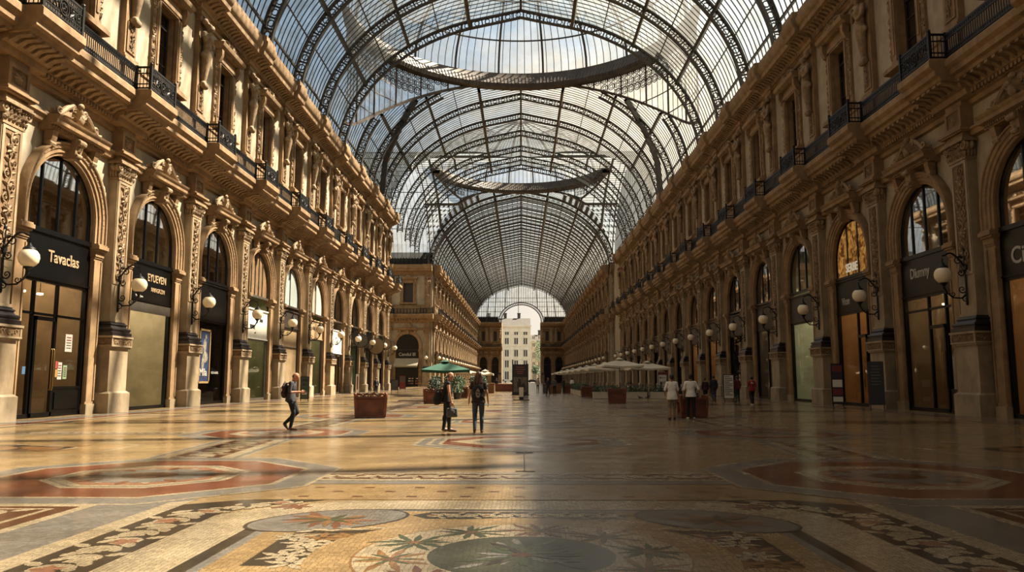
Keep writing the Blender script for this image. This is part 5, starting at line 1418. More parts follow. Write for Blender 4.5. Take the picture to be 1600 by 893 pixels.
# ---------------------------------------------------------------- people
M_skin = mat('skin', S(206,150,116), .55, .06, 8, k=.7); M_skind = mat('skin_tanned', S(176,120,88), .55, .06, 8, k=.8)
def cloth(nm, c, r=.85, k=.65): return mat('cloth_'+nm, c, r, .14, 9, .2, k=k)
C_navy = cloth('charcoal', S(52,48,52)); C_black = cloth('black', S(26,24,26)); C_jeans = cloth('jeans', S(74,82,92)); C_white = cloth('white', S(232,226,218), .85, .95); C_khaki = cloth('khaki', S(150,130,104))
C_red = cloth('red', S(150,28,26)); C_maroon = cloth('maroon', S(104,32,30)); C_green = cloth('green', S(58,74,58)); C_grey = cloth('grey', S(96,96,98)); C_brown = cloth('brown', S(92,60,44)); C_blue = cloth('blue', S(60,70,104)); C_cream = cloth('cream', S(206,190,160))
M_hairk = mat('hair_dark', S(44,30,24), .6, .25, 30); M_hairb = mat('hair_brown', S(70,46,32), .6, .25, 30); M_hairg = mat('hair_grey', S(120,100,86), .6, .25, 30)
M_shoew = mat('shoe_white', S(214,208,200), .6, .05, 8, k=.9); M_shoeb = mat('shoe_brown', S(110,74,54), .6, .1, 8); M_shoek = mat('shoe_black', S(30,26,26), .5, .1, 8)
M_leather = mat('dark_leather', S(40,36,36), .5, .15, 10)
STAND = dict(hip=((-.09,0,.93),(.09,0,.93)), knee=((-.10,.02,.50),(.10,.02,.50)), ankle=((-.10,-.02,.085),(.10,-.02,.085)), toe=((-.12,.17,.03),(.12,.17,.03)),
             sh=((-.172,0,1.405),(.172,0,1.405)), el=((-.235,-.03,1.14),(.235,-.03,1.14)), wr=((-.245,.04,.90),(.245,.04,.90)), hand=None, chest=(0,0,1.28), neck=(0,0,1.48), head=(0,.02,1.62), look=(0,1,0))
def human(label, loc, rz, pose=None, skin=None, top=None, bottom=None, shoes=None, hair=None, style='short', sleeve=.5, leg=1., female=False, h=1.75, vox=.011, group=None, cat='person', hem=-.06):
    p = dict(STAND); p.update(pose or {}); k = h/1.75
    sk = lambda q: V(q)
    root = empty('person', loc, rz); root.scale = (k, k, k); tag(root, label, cat, group)
    hd = sk(p['head']); ch = sk(p['chest']); nk = sk(p['neck']); pel = (sk(p['hip'][0])+sk(p['hip'][1]))/2
    look = V(p['look']).normalized(); side = look.cross(V((0,0,1))).normalized(); upv = side.cross(look).normalized()
    Rm = Matrix((side, look, upv)).transposed()
    Rm = Rm*1.0; HS = 1.07; H = lambda x, y, z: hd+Rm@V((x*HS, y*HS, z*HS))
    sw = .92 if female else 1.
    def torso(m, g, shirt=False):
        
        if not shirt: m.ell(pel+V((0,-.01,.02)), ((.155 if not female else .165)+g, .11+g, .13+g))
        w_ = pel.lerp(ch, .45); m.ell(w_, ((.125 if female else .145)+g, .095+g, .17+g)); m.ell(ch, (.155*sw+g, .112+g, .19+g))
        for s_ in (0, 1):
            sh = sk(p['sh'][s_]); m.caps(nk-V((0,0,.06)), sh, .052+g, .052+g, 8); m.caps(ch+V(((-.07, .07)[s_],0,.05)), sh-V((0,0,.015)), .075+g, .052+g, 8)
            if female: m.ell(ch+V(((-.075, .075)[s_], .085, -.0)), (.06+g, .06+g, .06+g))
            if not shirt: m.ell(pel+V(((-.075, .075)[s_], -.05, -.03)), (.08+g, .08+g, .09+g))
        if shirt:
            ax_ = (ch-pel); ax_.normalize(); q_ = V((0,0,1)).rotation_difference(ax_).to_matrix(); L_ = (ch-pel).length
            rows = []
            for t, rx, ry in ((hem-.02, .206, .160), (hem, .208, .162), (.05, .186, .146), (L_*.5, .155*sw+.004, .115), (L_*.95, .165*sw, .118)):
                rows.append([pel+q_@V((rx*cos(2*pi*k_/20), ry*sin(2*pi*k_/20)-.012, t)) for k_ in range(20)])
            m.grid(rows, 0, closeu=True); m.face(rows[0][::-1]); m.face(rows[-1])
    def arm(m, s_, g, t0, t1):
        a, b, c = sk(p['sh'][s_]), sk(p['el'][s_]), sk(p['wr'][s_])
        R0, R1, R2 = .050*sw, .040*sw, .028*sw
        e = min(1, t1*2)
        m.caps(a, a.lerp(b, e), R0+g, R0+(R1-R0)*e+g, 8)
        if t1 > .5: f = (t1-.5)*2; m.caps(b, b.lerp(c, f), R1+g, R1+(R2-R1)*f+g, 8)
    def lg(m, s_, g, t1):
        a, b, c = sk(p['hip'][s_]), sk(p['knee'][s_]), sk(p['ankle'][s_])
        e = min(1, t1*2); m.caps(a, a.lerp(b, e), .088+g, .088-.030*e+g, 9)
        if t1 > .5:
            f = (t1-.5)*2; m.caps(b, b.lerp(c, f), .058+g, .058-.020*f+g, 9)
            if f > .6: m.ell(b.lerp(c, .3)+V((0,-.02,0)), (.05+g, .055+g, .11+g))
    m = MB(); torso(m, 0)
    for s_ in (0, 1):
        arm(m, s_, 0, 0, 1.); lg(m, s_, 0, 1.)
        m.caps(sk(p['ankle'][s_]), sk(p['toe'][s_]), .038, .03, 8)
        # hand
        w, e = sk(p['wr'][s_]), sk(p['el'][s_]); d = ((w-e).normalized() if not p['hand'] else V(p['hand'][s_]).normalized())
        n_ = d.cross(V((0, 1, 0)) if abs(d.y) < .8 else V((0, 0, 1))).normalized(); q = d.cross(n_).normalized()
        if abs(q.y) < .3 and abs(d.z) > .7: pass
        pc = w+d*.055; m.caps(w, w+d*.03, .026, .026, 8); m.caps(pc-q*.018, pc+q*.018, .026, .024, 7)
        ins = -1 if s_ == 0 else 1
        for i, (o_, L) in enumerate(((-.030, .068), (-.010, .078), (.010, .074), (.029, .058))):
            b0 = w+d*.085+q*o_; b1 = b0+d*L*.55-n_*ins*.008; b2 = b1+d*L*.42-n_*ins*.022
            m.caps(b0-d*.03, b1, .0095, .0088, 6); m.caps(b1, b2, .0088, .0075, 6)
        t0 = w+d*.03-q*.02; t1 = t0+d*.035-q*.030; t2 = t1+d*.03-q*.006; m.caps(t0, t1, .012, .010, 6); m.caps(t1, t2, .010, .008, 6)
    m.caps(nk-V((0,0,.05)), H(0,-.02,-.06), .052*sw, .05*sw, 9)
    m.ell(H(0,-.005,.02), (.08,.101,.107), 14, 10, 0, Rm); m.ell(H(0,.025,-.05), (.06,.07,.07), 12, 8, 0, Rm); m.ell(H(0,.07,-.092), (.028,.022,.02), 8, 6, 0, Rm)
    m.caps(H(0,.088,.02), H(0,.108,-.022), .010, .014, 6); m.ell(H(0,.086,-.060), (.024,.012,.008), 8, 5, 0, Rm); m.ell(H(0,.084,.035), (.05,.014,.012), 8, 5, 0, Rm)
    for x in (-.075, .075): m.ell(H(x,-.005,-.005), (.012,.022,.032), 7, 6, 0, Rm)
    body = put('body', remeshed(m, 'person_body', [skin or M_skin], vox*.75, 2), root)
    ey = MB()
    for x in (-.03, .03): ey.ell(H(x,.082,.012), (.012,.008,.007), 7, 5, 0, Rm)
    ey.build('eyes', [M_shoek], body)
    if style != 'bald':
        m = MB(); m.ell(H(0,-.018,.04), (.089,.106,.100), 14, 9, 0, Rm); m.ell(H(0,-.05,-.005), (.083,.073,.08), 12, 8, 0, Rm)
        if style == 'long':
            for i in range(9):
                x = -.085+.17*i/8; m.caps(H(x*.8,-.06,.0), H(x*1.25,-.10-.015*cos(i*2),-.17), .04, .034, 7); m.caps(H(x*1.25,-.10-.015*cos(i*2),-.17), H(x*1.35+.012*sin(i*3),-.115,-.33-.035*(i % 3)), .034, .014, 7)
            m.ell(H(0,-.05,.045), (.09,.085,.085), 10, 8, 0, Rm)
        if style == 'bun': m.ell(H(0,-.12,.06), (.05,.05,.05))
        put('hair', remeshed(m, 'hair', [hair or M_hairk], vox, 1), body)
    else:
        m = MB(); m.ell(H(0,-.045,-.005), (.081,.062,.06), 12, 8, 0, Rm); put('hair', remeshed(m, 'hair', [hair or M_hairg], vox, 1), body)
    m = MB(); torso(m, .014, True)
    if sleeve > 0:
        for s_ in (0, 1): arm(m, s_, .014, 0, sleeve)
    put('top', remeshed(m, 'top', [top or C_black], vox, 2), root)
    m = MB(); m.ell(pel+V((0,-.01,-.01)), (.165,.122,.10))
    for s_ in (0, 1): lg(m, s_, .012 if leg > .9 else .018, leg); m.ell(pel+V(((-.075, .075)[s_], -.05, -.03)), (.088,.09,.095))
    put('trousers' if leg > .9 else 'shorts', remeshed(m, 'trousers', [bottom or C_black], vox, 2), root)
    for s_ in (0, 1):
        m = MB(); a, b = sk(p['ankle'][s_]), sk(p['toe'][s_]); d = (b-a); 
        m.caps(a+V((0,0,-.015)), a+d*.25+V((0,0,-.025)), .047, .05, 8); m.caps(a+d*.15+V((0,0,-.02)), b, .05, .036, 8); m.caps(a-d*.12+V((0,0,-.035)), a+d*.2+V((0,0,-.035)), .04, .045, 8)
        put('shoe', remeshed(m, 'shoe', [shoes or M_shoek], vox, 1), root)
    return root
def X_(o, k):   # world point of a person's local point
    return o.matrix_basis @ V(k)
# man walking to the right and looking at his phone
walkm = human('man in a charcoal t-shirt and dark trousers walking and looking down at a phone', (-7.05,23.7,0), -pi/2, dict(
    hip=((-.08,0,.93),(.08,-.0,.93)), knee=((-.09,.16,.53),(.09,.11,.52)), ankle=((-.09,-.20,.20),(.09,.03,.085)), toe=((-.09,-.09,.04),(.09,.22,.03)),
    sh=((-.19,.03,1.40),(.19,.03,1.40)), el=((-.24,.02,1.13),(.24,.02,1.13)), wr=((-.12,.27,1.12),(.10,.29,1.14)), chest=(0,.02,1.27), neck=(0,.05,1.46), head=(0,.11,1.58), look=(0,1,-.55)),
    M_skind, C_navy, C_black, M_shoeb, M_hairg, 'bald', .5, h=1.79, vox=.010)
def boxy_bag(name, label, cat, parts, loc, rz, vox=.012):
    root = empty(name, loc, rz); tag(root, label, cat)
    for nm, m, mt in parts: put(nm, remeshed(m, nm, [mt], vox, 2), root)
    return root
def backpack(label, loc, rz, c, r=1., emblem=False, round_=False):
    m = MB()
    if round_: m.ell((0,0,0), (.17,.12,.24)); m.ell((0,-.05,-.09), (.16,.11,.15)); m.ell((0,-.09,-.06), (.12,.06,.11))
    else:
        m.ell((0,0,.05), (.15,.09,.2)); m.caps((-.09,0,-.16), (.09,0,-.16), .09, .09); m.caps((-.09,0,.08), (.09,0,.08), .09, .09); m.ell((0,-.07,-.1), (.12,.05,.11))
    s_ = MB()
    for x in (-.10, .10): s_.caps((x,.06,.2), (x*1.15,.17,.22), .02, .02, 6); s_.caps((x*1.15,.17,.22), (x*1.3,.10,-.1), .02, .018, 6); s_.caps((x*1.3,.10,-.1), (x,.04,-.2), .018, .015, 6)
    s_.caps((-.03,-.02,.26), (.03,-.02,.26), .014, .014, 6)
    root = boxy_bag('backpack', label, 'backpack', [('bag', m, c), ('straps', s_, C_black)], loc, rz)
    if emblem:
        e = MB(); pts = [(-.0,.13),(.045,.06),(.07,-.04),(.045,-.13),(0,-.15),(-.05,-.12),(-.07,-.03),(-.045,.07)]
        e.prism(pts, -.128, -.112, lambda a, b, u: (a, u, b)); e.build('emblem', [mat('emblem_grey', S(176,166,160), .7, .3, 20)], root)
        e = MB(); e.ell((-.02,-.13,.02), (.02,.008,.025), 7, 5); e.ell((.025,-.13,.0), (.018,.008,.022), 7, 5); e.ell((0,-.13,-.06), (.03,.008,.02), 7, 5); e.build('emblem_mark', [C_black], root)
    return root
backpack('dark maroon backpack worn by the man looking at his phone', (-7.05-.20,23.7,1.22), -pi/2, cloth('wine', S(64,34,38)), 1)
ph = MB(); ph.box(-.004, .004, -.036, .036, -.075, .075); ph.box(.004, .006, -.032, .032, -.068, .068)
o = ph.build('phone', [M_black], None, None, (-7.05+.44,23.7+.0,1.18), 0); o.rotation_euler = (0, -.9, 0); tag(o, 'phone in the hands of the walking man', 'phone')
# man with the grey bag, facing right, head bowed
bagm = human('man in a black tank top standing side-on with a grey bag in his hand', (-2.22,23.2,0), -pi/2+.25, dict(
    ankle=((-.11,-.08,.085),(.10,.05,.085)), toe=((-.13,.12,.03),(.12,.24,.03)), knee=((-.10,-.02,.50),(.10,.05,.50)), el=((-.23,-.02,1.14),(.25,.02,1.14)), wr=((-.2,.10,.93),(.24,.08,.88)),
    neck=(0,.03,1.47), head=(0,.09,1.60), look=(.1,1,-.35)), M_skin, C_black, C_black, M_shoeb, M_hairg, 'bald', 0., h=1.78, vox=.010)
backpack('large round black backpack hanging low on the back of the tank top man', (-2.22-.27,23.2-.10,1.02), -pi/2+.25, C_black, round_=True)
hb = MB(); hb.caps((-.13,0,-.12), (.13,0,-.12), .05, .05); hb.caps((-.12,0,.06), (.12,0,.06), .045, .045); hb.caps((-.13,0,-.1), (-.12,0,.05), .05, .045); hb.caps((.13,0,-.1), (.12,0,.05), .05, .045); hb.ell((0,0,-.02), (.14,.06,.13))
hh = MB()
for s_ in (-1, 1): hh.tube([(.07*cos(pi*i/8)+.0, s_*.03, .09+.13*sin(pi*i/8)) for i in range(9)], .009, 5)
boxy_bag('handbag', 'grey bag held low in the hand of the tank top man', 'bag', [('bag', hb, C_grey), ('handles', hh, C_black)], (-2.22+.16,23.2-.16,.60), .35, .01)
# woman walking away
wom = human('woman with long dark hair, dark top and grey jeans walking away', (-1.25,22.6,0), .05, dict(
    hip=((-.09,0,.93),(.09,0,.93)), knee=((-.10,-.02,.51),(.10,.06,.50)), ankle=((-.10,-.18,.14),(.10,.06,.085)), toe=((-.11,-.03,.03),(.12,.24,.03)), el=((-.25,-.04,1.14),(.25,-.04,1.14)), wr=((-.27,.03,.90),(.28,.02,.90))),
    M_skin, cloth('dark_plum', S(50,34,38)), C_jeans, M_shoeb, mat('hair_chestnut', S(86,54,38), .5, .3, 30, k=.8), 'long', 0.25, female=True, h=1.77, vox=.010)
backpack('black backpack with a pale emblem on the back of the long-haired woman', (-1.25,22.6-.24,1.17), .05, C_black, emblem=True)
# two men in white t-shirts walking away
human('man in a white t-shirt and khaki shorts walking away beside the planter', (5.85,30.2,0), .0, dict(el=((-.27,-.02,1.15),(.24,.03,1.15)), wr=((-.24,.12,.98),(.26,.14,.95)), ankle=((-.10,-.08,.085),(.10,.08,.085)), toe=((-.12,.12,.03),(.12,.27,.03)), knee=((-.10,.0,.50),(.10,.07,.50))), M_skind, C_white, C_khaki, M_shoek, M_hairk, 'short', .5, .56, h=1.74, vox=.011, hem=-.14)
bm_ = human('man in a white t-shirt and black trousers with a dark shoulder strap', (6.60,30.3,0), -.08, dict(el=((-.26,-.02,1.15),(.29,-.03,1.17)), wr=((-.27,.05,.92),(.36,.03,.97)), ankle=((-.10,.10,.085),(.10,-.06,.085)), toe=((-.12,.29,.03),(.12,.14,.03)), knee=((-.10,.08,.50),(.10,.02,.50))), M_skind, C_white, C_black, M_shoew, M_hairk, 'short', .5, h=1.76, vox=.011, hem=-.05)
sb = MB(); sb.tube([(-.1,.14,1.2),(.05,.10,1.44),(.13,.0,1.475),(.17,-.13,1.40),(.22,-.155,1.2),(.25,-.10,1.0)], .016, 6, flat=(1,.5)); o = sb.build('shoulder_bag', [M_leather], None, 60, (6.60,30.3,0), -.08)
sb2 = MB(); sb2.caps((.25,-.14,.9), (.25,.06,.9), .05, .05); sb2.caps((.25,-.14,1.), (.25,.06,1.), .045, .045); put('pouch', remeshed(sb2, 'pouch', [M_leather], .012, 2), o); tag(o, 'dark strap bag across the back of the man in black trousers', 'bag')
# red top woman, maroon person, dark couple
wk = dict(ankle=((-.10,-.17,.12),(.10,.10,.085)), toe=((-.11,-.02,.03),(.12,.28,.03)), knee=((-.10,.0,.50),(.10,.10,.51)))
red = human('woman in a red top and black trousers with white shoes walking away', (13.75,46.4,0), .1, dict(wk, wr=((-.2,.16,.98),(.24,.10,.94))), M_skind, C_red, C_black, M_shoew, M_hairk, 'bun', .55, female=True, h=1.74, vox=.013)
e = MB()
for i in range(5): a = i*.9; e.tube([(-.07+.03*i+.03*cos(a+t*.7), -.135, 1.30+.05*sin(a)+.04*sin(t*.7)) for t in range(5)], .014, 5)
e.build('white_print', [M_shoew], red)
human('person in a maroon top and green trousers standing by the white notice board', (15.0,54.,0), .3, None, M_skind, C_maroon, C_green, M_shoek, M_hairk, 'short', .9, h=1.76, vox=.014)
human('man in a dark blue top and jeans walking away, right half of a couple', (13.25,53.5,0), .0, wk, M_skind, cloth('ink', S(30,32,44)), C_blue, M_shoek, M_hairk, 'short', .9, h=1.80, vox=.014)
human('person in dark wine clothes walking on the left of the couple', (12.45,52.6,0), .1, dict(wk, head=(0,.08,1.60), look=(0,1,-.3)), M_skind, cloth('wine2', S(58,30,34)), C_black, M_shoek, M_hairk, 'short', .9, h=1.64, vox=.014)
for i, (px, Y, lab, t_, b_, rz) in enumerate(((589, 78., 'person in black standing behind the foreground planter box on the left', C_black, C_black, .4), (856, 74., 'person in black with a pale bag striding near the tall display board', C_black, C_navy, 2.6), (866, 82., 'small distant person in grey to the right of the tall display board', C_grey, C_black, .2), (840, 100., 'tiny distant person in cream near the portal', C_cream, C_black, 0.),
        (880, 84., 'person in black waiting beside the wooden counter', C_black, C_black, -1.), (893, 92., 'person in a white shirt behind the small far planter', C_white, C_black, .5), (754, 90., 'person in dark clothes by the left wooden counter', C_black, C_navy, 0), (747, 96., 'person in brown beside the left wooden counter, further back', C_brown, C_black, .6), (776, 110., 'distant person in black left of the portal', C_black, C_black, 0.))):
    human(lab, ((px-814.5)/1200*Y, Y, 0), rz, wk if i in (1, 3) else None, M_skind, t_, b_, M_shoek, M_hairk, 'short', .8, h=1.72, vox=.02)
# seated guests
SIT = dict(hip=((-.09,0,.50),(.09,0,.50)), knee=((-.11,.42,.50),(.11,.42,.50)), ankle=((-.11,.42,.085),(.11,.44,.085)), toe=((-.12,.62,.03),(.12,.63,.03)), sh=((-.185,-.02,.99),(.185,-.02,.99)), el=((-.25,.05,.74),(.25,.05,.74)), wr=((-.15,.28,.78),(.15,.28,.78)), chest=(0,-.02,.85), neck=(0,0,1.05), head=(0,.04,1.19))
M_cane = mat('cane_chair', S(86,58,38), .7, .2, 10); M_tabletop = mat('cafe_table_top', S(200,190,174), .4, .06, 4)
def chair_meshes():
    s_ = MB(); s_.box(-.21, .21, -.21, .21, .43, .47); s_.box(-.19, .19, -.19, .19, .47, .49)
    MESH['c_seat'] = s_.mesh('seat', [M_cane])
    b = MB()
    for x in (-.19, .19): b.tube([(x,-.2,.45), (x*.98,-.25,.9)], .016, 6)
    for z in (.6, .72, .86): b.tube([(-.19,-.215-.04*(z-.45),z), (.19,-.215-.04*(z-.45),z)], .014, 6)
    for x in (-.1, 0, .1): b.tube([(x,-.22,.6), (x,-.245,.88)], .01, 5)
    MESH['c_back'] = b.mesh('backrest', [M_cane])
    l = MB(); l.tube([(0,0,0),(0,0,.44)], .016, 6); MESH['c_leg'] = l.mesh('leg', [M_cane])
    t = MB(); t.lathe([(.01,.72),(.36,.72),(.37,.735),(.36,.75),(.01,.75)], (0,0,0), 20); MESH['t_top'] = t.mesh('table_top', [M_tabletop])
    t = MB(); t.lathe([(.24,0),(.22,.03),(.05,.06),(.03,.12),(.03,.72)], (0,0,0), 12); MESH['t_leg'] = t.mesh('pedestal', [M_iron])
chair_meshes()
def chair(x, y, rz, label, group='cafe chairs behind the hedge'):
    o = put('cafe_chair', MESH['c_seat'], None, (x, y, 0), rz); tag(o, label, 'chair', group); put('backrest', MESH['c_back'], o)
    for a in (-.18, .18):
        for b in (-.18, .18): put('leg', MESH['c_leg'], o, (a, b, 0))
def table(x, y, label):
    o = put('cafe_table', MESH['t_top'], None, (x, y, 0)); tag(o, label, 'table', 'cafe tables behind the hedge'); put('pedestal', MESH['t_leg'], o)
SG = [(9.9, 65.0, 'black', C_black), (6.9, 65.8, 'wine', C_maroon), (12.6, 66., 'black', C_black), (7.4, 70.5, 'grey', C_grey), (10.2, 68.6, 'white', C_white), (14.0, 66.5, 'red', C_red)]
for i, (x, y, nm, c) in enumerate(SG):
    for j, s_ in enumerate((-1, 1)):
        chair(x+s_*.72, y, -s_*(-pi/2), 'cane cafe chair at the %s table behind the right hedge' % ORD[i] if False else 'cane cafe chair drawn up to a round table behind the right hedge')
    table(x, y, 'round cafe table where the guest in %s sits behind the hedge' % (nm if i != 2 else 'black furthest right'))
    human('seated guest in %s at a cafe table behind the right hedge%s' % (nm, ', by the parasol pole' if i == 0 else (', further right' if i == 2 else '')), (x-.72, y, 0), -pi/2, SIT, M_skind, c, C_black, M_shoek, M_hairk, 'short', .8, h=1.72, vox=.022)
# ---------------------------------------------------------------- planters, parasols, boards, counters
M_oak = mat('planter_wood', S(126,66,36), .5, .3, 4, .15, k=.7); M_soil = mat('soil', S(60,44,32), .9, .2, 8)
M_leaf = mat('leaf_green', S(70,92,44), .6, .35, 7, k=.8); M_leafd = mat('leaf_dark', S(46,66,34), .6, .35, 7, k=.8)
def planter_parts(w, d, h):
    b = MB(); x0, y0 = w*.46, d*.46; x1, y1 = w*.5, d*.5
    b.frus((0,0), (x0-.03,y0-.03), (x1-.04,y1-.04), .09, h*.82)
    q = lambda sx, sy, t: (sx*(x0+(x1-x0)*t), sy*(y0+(y1-y0)*t), .07+(h*.84-.07)*t)
    for sx in (-1, 1):
        for sy in (-1, 1): b.tube([q(sx, sy, 0), q(sx, sy, 1)], .075, 4)
    for t, r in ((0., .06), (.12, .03), (1., .05), (.86, .03)):
        P = [q(-1,-1,t), q(1,-1,t), q(1,1,t), q(-1,1,t)]
        for a, c in zip(P, P[1:]+P[:1]): b.tube([a, c], r, 4)
    for s_ in (-1, 1):   # raised panels
        for t0, t1 in ((.2, .78),):
            f = lambda u, t: (u*x0*.66, s_*(y0-.02+(y1-y0)*t), .07+(h*.84-.07)*t)
            P = [f(-1,t0), f(1,t0), f(1,t1), f(-1,t1)]
            for a, c in zip(P, P[1:]+P[:1]): b.tube([a, c], .025, 4)
            g = lambda u, t: (s_*(x0-.02+(x1-x0)*t), u*y0*.66, .07+(h*.84-.07)*t)
            P = [g(-1,t0), g(1,t0), g(1,t1), g(-1,t1)]
            for a, c in zip(P, P[1:]+P[:1]): b.tube([a, c], .025, 4)
    rim = MB()
    def edge(p0, p1, L):
        k = max(2, int(L/.3)); d_ = (V(p1)-V(p0))/k
        for i in range(k):
            c = V(p0)+d_*(i+.5); r = d_.length*.5
            rim.tube([c+d_.normalized()*r*cos(pi*j/8)+V((0,0,.13*sin(pi*j/8))) for j in range(9)], .026, 5)
            rim.tube([c+d_.normalized()*r*.5*cos(2*pi*j/8)+V((0,0,.04+.05*sin(2*pi*j/8))) for j in range(8)], .02, 5, closed=True)
    z = h*.86; P = [(-x1,-y1,z),(x1,-y1,z),(x1,y1,z),(-x1,y1,z)]
    for a, c, L in zip(P, P[1:]+P[:1], (w, d, w, d)): edge(a, c, L)
    for a in P: rim.ell((a[0], a[1], z+.06), (.06,.06,.11), 8, 6)
    ft = MB(); ft.lathe([(.02,0),(.055,.02),(.06,.05),(.04,.08)], (0,0,0), 8)
    so_ = MB(); so_.box(-x1+.08, x1-.08, -y1+.08, y1-.08, h*.7, h*.80)
    return b, rim, ft, so_
def bush(mb, c, rx, ry, h, n, r, sz=.1):
    for i in range(n):
        a = r.random()*6.283; q = sqrt(r.random()); z = c[2]+h*r.random()**.8; k = 1-.5*((z-c[2])/h)**2
        p = V((c[0]+rx*q*cos(a)*k, c[1]+ry*q*sin(a)*k, z)); d = V((r.uniform(-1,1), r.uniform(-1,1), r.uniform(-.2,1))).normalized()*sz*r.uniform(.7,1.3); e = d.orthogonal().normalized()*sz*.35
        mid = d.cross(e).normalized()*sz*.12
        mb.face([p, p+d*.5+e, p+d, p+d*.5-e+mid])
def planter(x, y, rz, w, d, h, label, n=160, ph=.3, mt=None, seed=1):
    root = empty('wooden_planter', (x, y, 0), rz); tag(root, label, 'planter')
    b, rim, ft, so_ = planter_parts(w, d, h); b.build('box', [M_oak], root); rim.build('carved_rim', [M_oak], root, 50); so_.build('soil', [M_soil], root)
    for sx in (-1, 1):
        for sy in (-1, 1): ft.build('foot', [M_oak], root, 50, (sx*w*.42, sy*d*.42, 0))
    r = random.Random(seed); m = MB(); bush(m, (0,0,h*.78), w*.38, d*.38, ph, n, r, .10)
    for i in range(5): a = r.uniform(-.3,.3); m.tube([(a*w,r.uniform(-.2,.2)*d,h*.78), (a*w*1.1,r.uniform(-.2,.2)*d,h*.78+ph*.7)], .008, 4)
    m.build('plants', [mt or M_leaf], root)
planter(-6.12, 31.45, .20, 1.22, .78, .98, 'large carved wooden planter box in the sunlight left of the tank top man', 40, .2)
planter(-5.55, 49.2, .1, 1.25, .8, .95, 'carved wooden planter with green shrub beside the green parasol', 500, .8, M_leafd, 2)
planter(-4.85, 63.5, .0, .9, .8, .95, 'smaller wooden planter with bushy plant behind the long-haired woman', 500, .9, M_leaf, 3)
planter(6.2, 50.3, -.1, 1.1, .8, .98, 'dark wooden planter in front of the white hedge trough', 60, .2, M_leafd, 4)
planter(5.75, 68.2, 0, .9, .8, .95, 'dark wooden planter at the left end of the white hedge troughs', 200, .3, M_leafd, 5)
planter(5.2, 85.6, 0, .95, .8, .95, 'furthest small wooden planter on the right side of the hall', 200, .3, M_leafd, 6)
planter(7.0, 31.9, 0, 1.05, .75, .9, 'dark wooden planter just in front of the two men in white t-shirts', 60, .15, M_leafd, 7)
M_trough = mat('white_trough', S(212,200,180), .6, .08, 2, k=.8)
def trough(x, y, rz, w, label, seed):
    root = empty('hedge_trough', (x, y, 0), rz); tag(root, label, 'trough')
    b = MB(); b.box(-w/2, w/2, -.3, .3, .03, .52); b.box(-w/2-.02, w/2+.02, -.32, .32, .46, .53); b.box(-w/2+.04, w/2-.04, -.27, .27, 0, .04); b.box(-w/2, w/2, -.31, -.3, .26, .29); b.build('trough', [M_trough], root)
    r = random.Random(seed); m = MB()
    for i in range(int(w*260)):
        p = V((r.uniform(-w/2,w/2), r.uniform(-.3,.3), .5+.55*r.random())); d = V((r.uniform(-1,1), r.uniform(-1,1), r.uniform(-.3,1))).normalized()*.11; e = d.orthogonal().normalized()*.045; m.face([p, p+d*.5+e, p+d, p+d*.5-e])
    m.build('hedge', [M_leafd], root)
for i in range(3): trough(6.75+2.3*i, 62.4, 0, 2.0, ('white hedge trough nearest the hall axis, front row', 'white hedge trough in the middle of the front row', 'white hedge trough at the right end of the front row by the pigeons')[i], i)
for i in range(4): trough(5.6, 71.5+3.5*i, pi/2, 3.0, 'white hedge trough on the side row, %s behind the front row' % ORD[i], 20+i)
def pigeon(x, y, rz, label):
    m = MB(); m.ell((0,0,.13), (.06,.12,.07)); m.caps((0,.09,.16), (0,.13,.24), .04, .025); m.ell((0,.15,.26), (.027,.034,.028)); m.caps((0,.17,.255), (0,.20,.25), .008, .004, 5); m.caps((0,-.1,.12), (0,-.22,.10), .045, .03)
    root = empty('pigeon', (x, y, 0), rz); tag(root, label, 'pigeon'); put('body', remeshed(m, 'pigeon_body', [mat('pigeon_grey', S(52,52,60), .6, .2, 20)], .01, 1), root)
    for s_ in (-1, 1): l = MB(); l.tube([(s_*.025,0,.08),(s_*.027,.0,.0)], .006, 5); l.tube([(s_*.027,-.01,.005),(s_*.027,.04,.004)], .006, 4); l.build('leg', [mat('pigeon_leg', S(140,70,60), .6, .1, 9)], root)
p1 = pigeon(9.3, 61.0, 1.2, 'dark pigeon on the floor before the white trough, left one'); pigeon(9.95, 61.1, -1.4, 'dark pigeon on the floor before the white trough, right one')
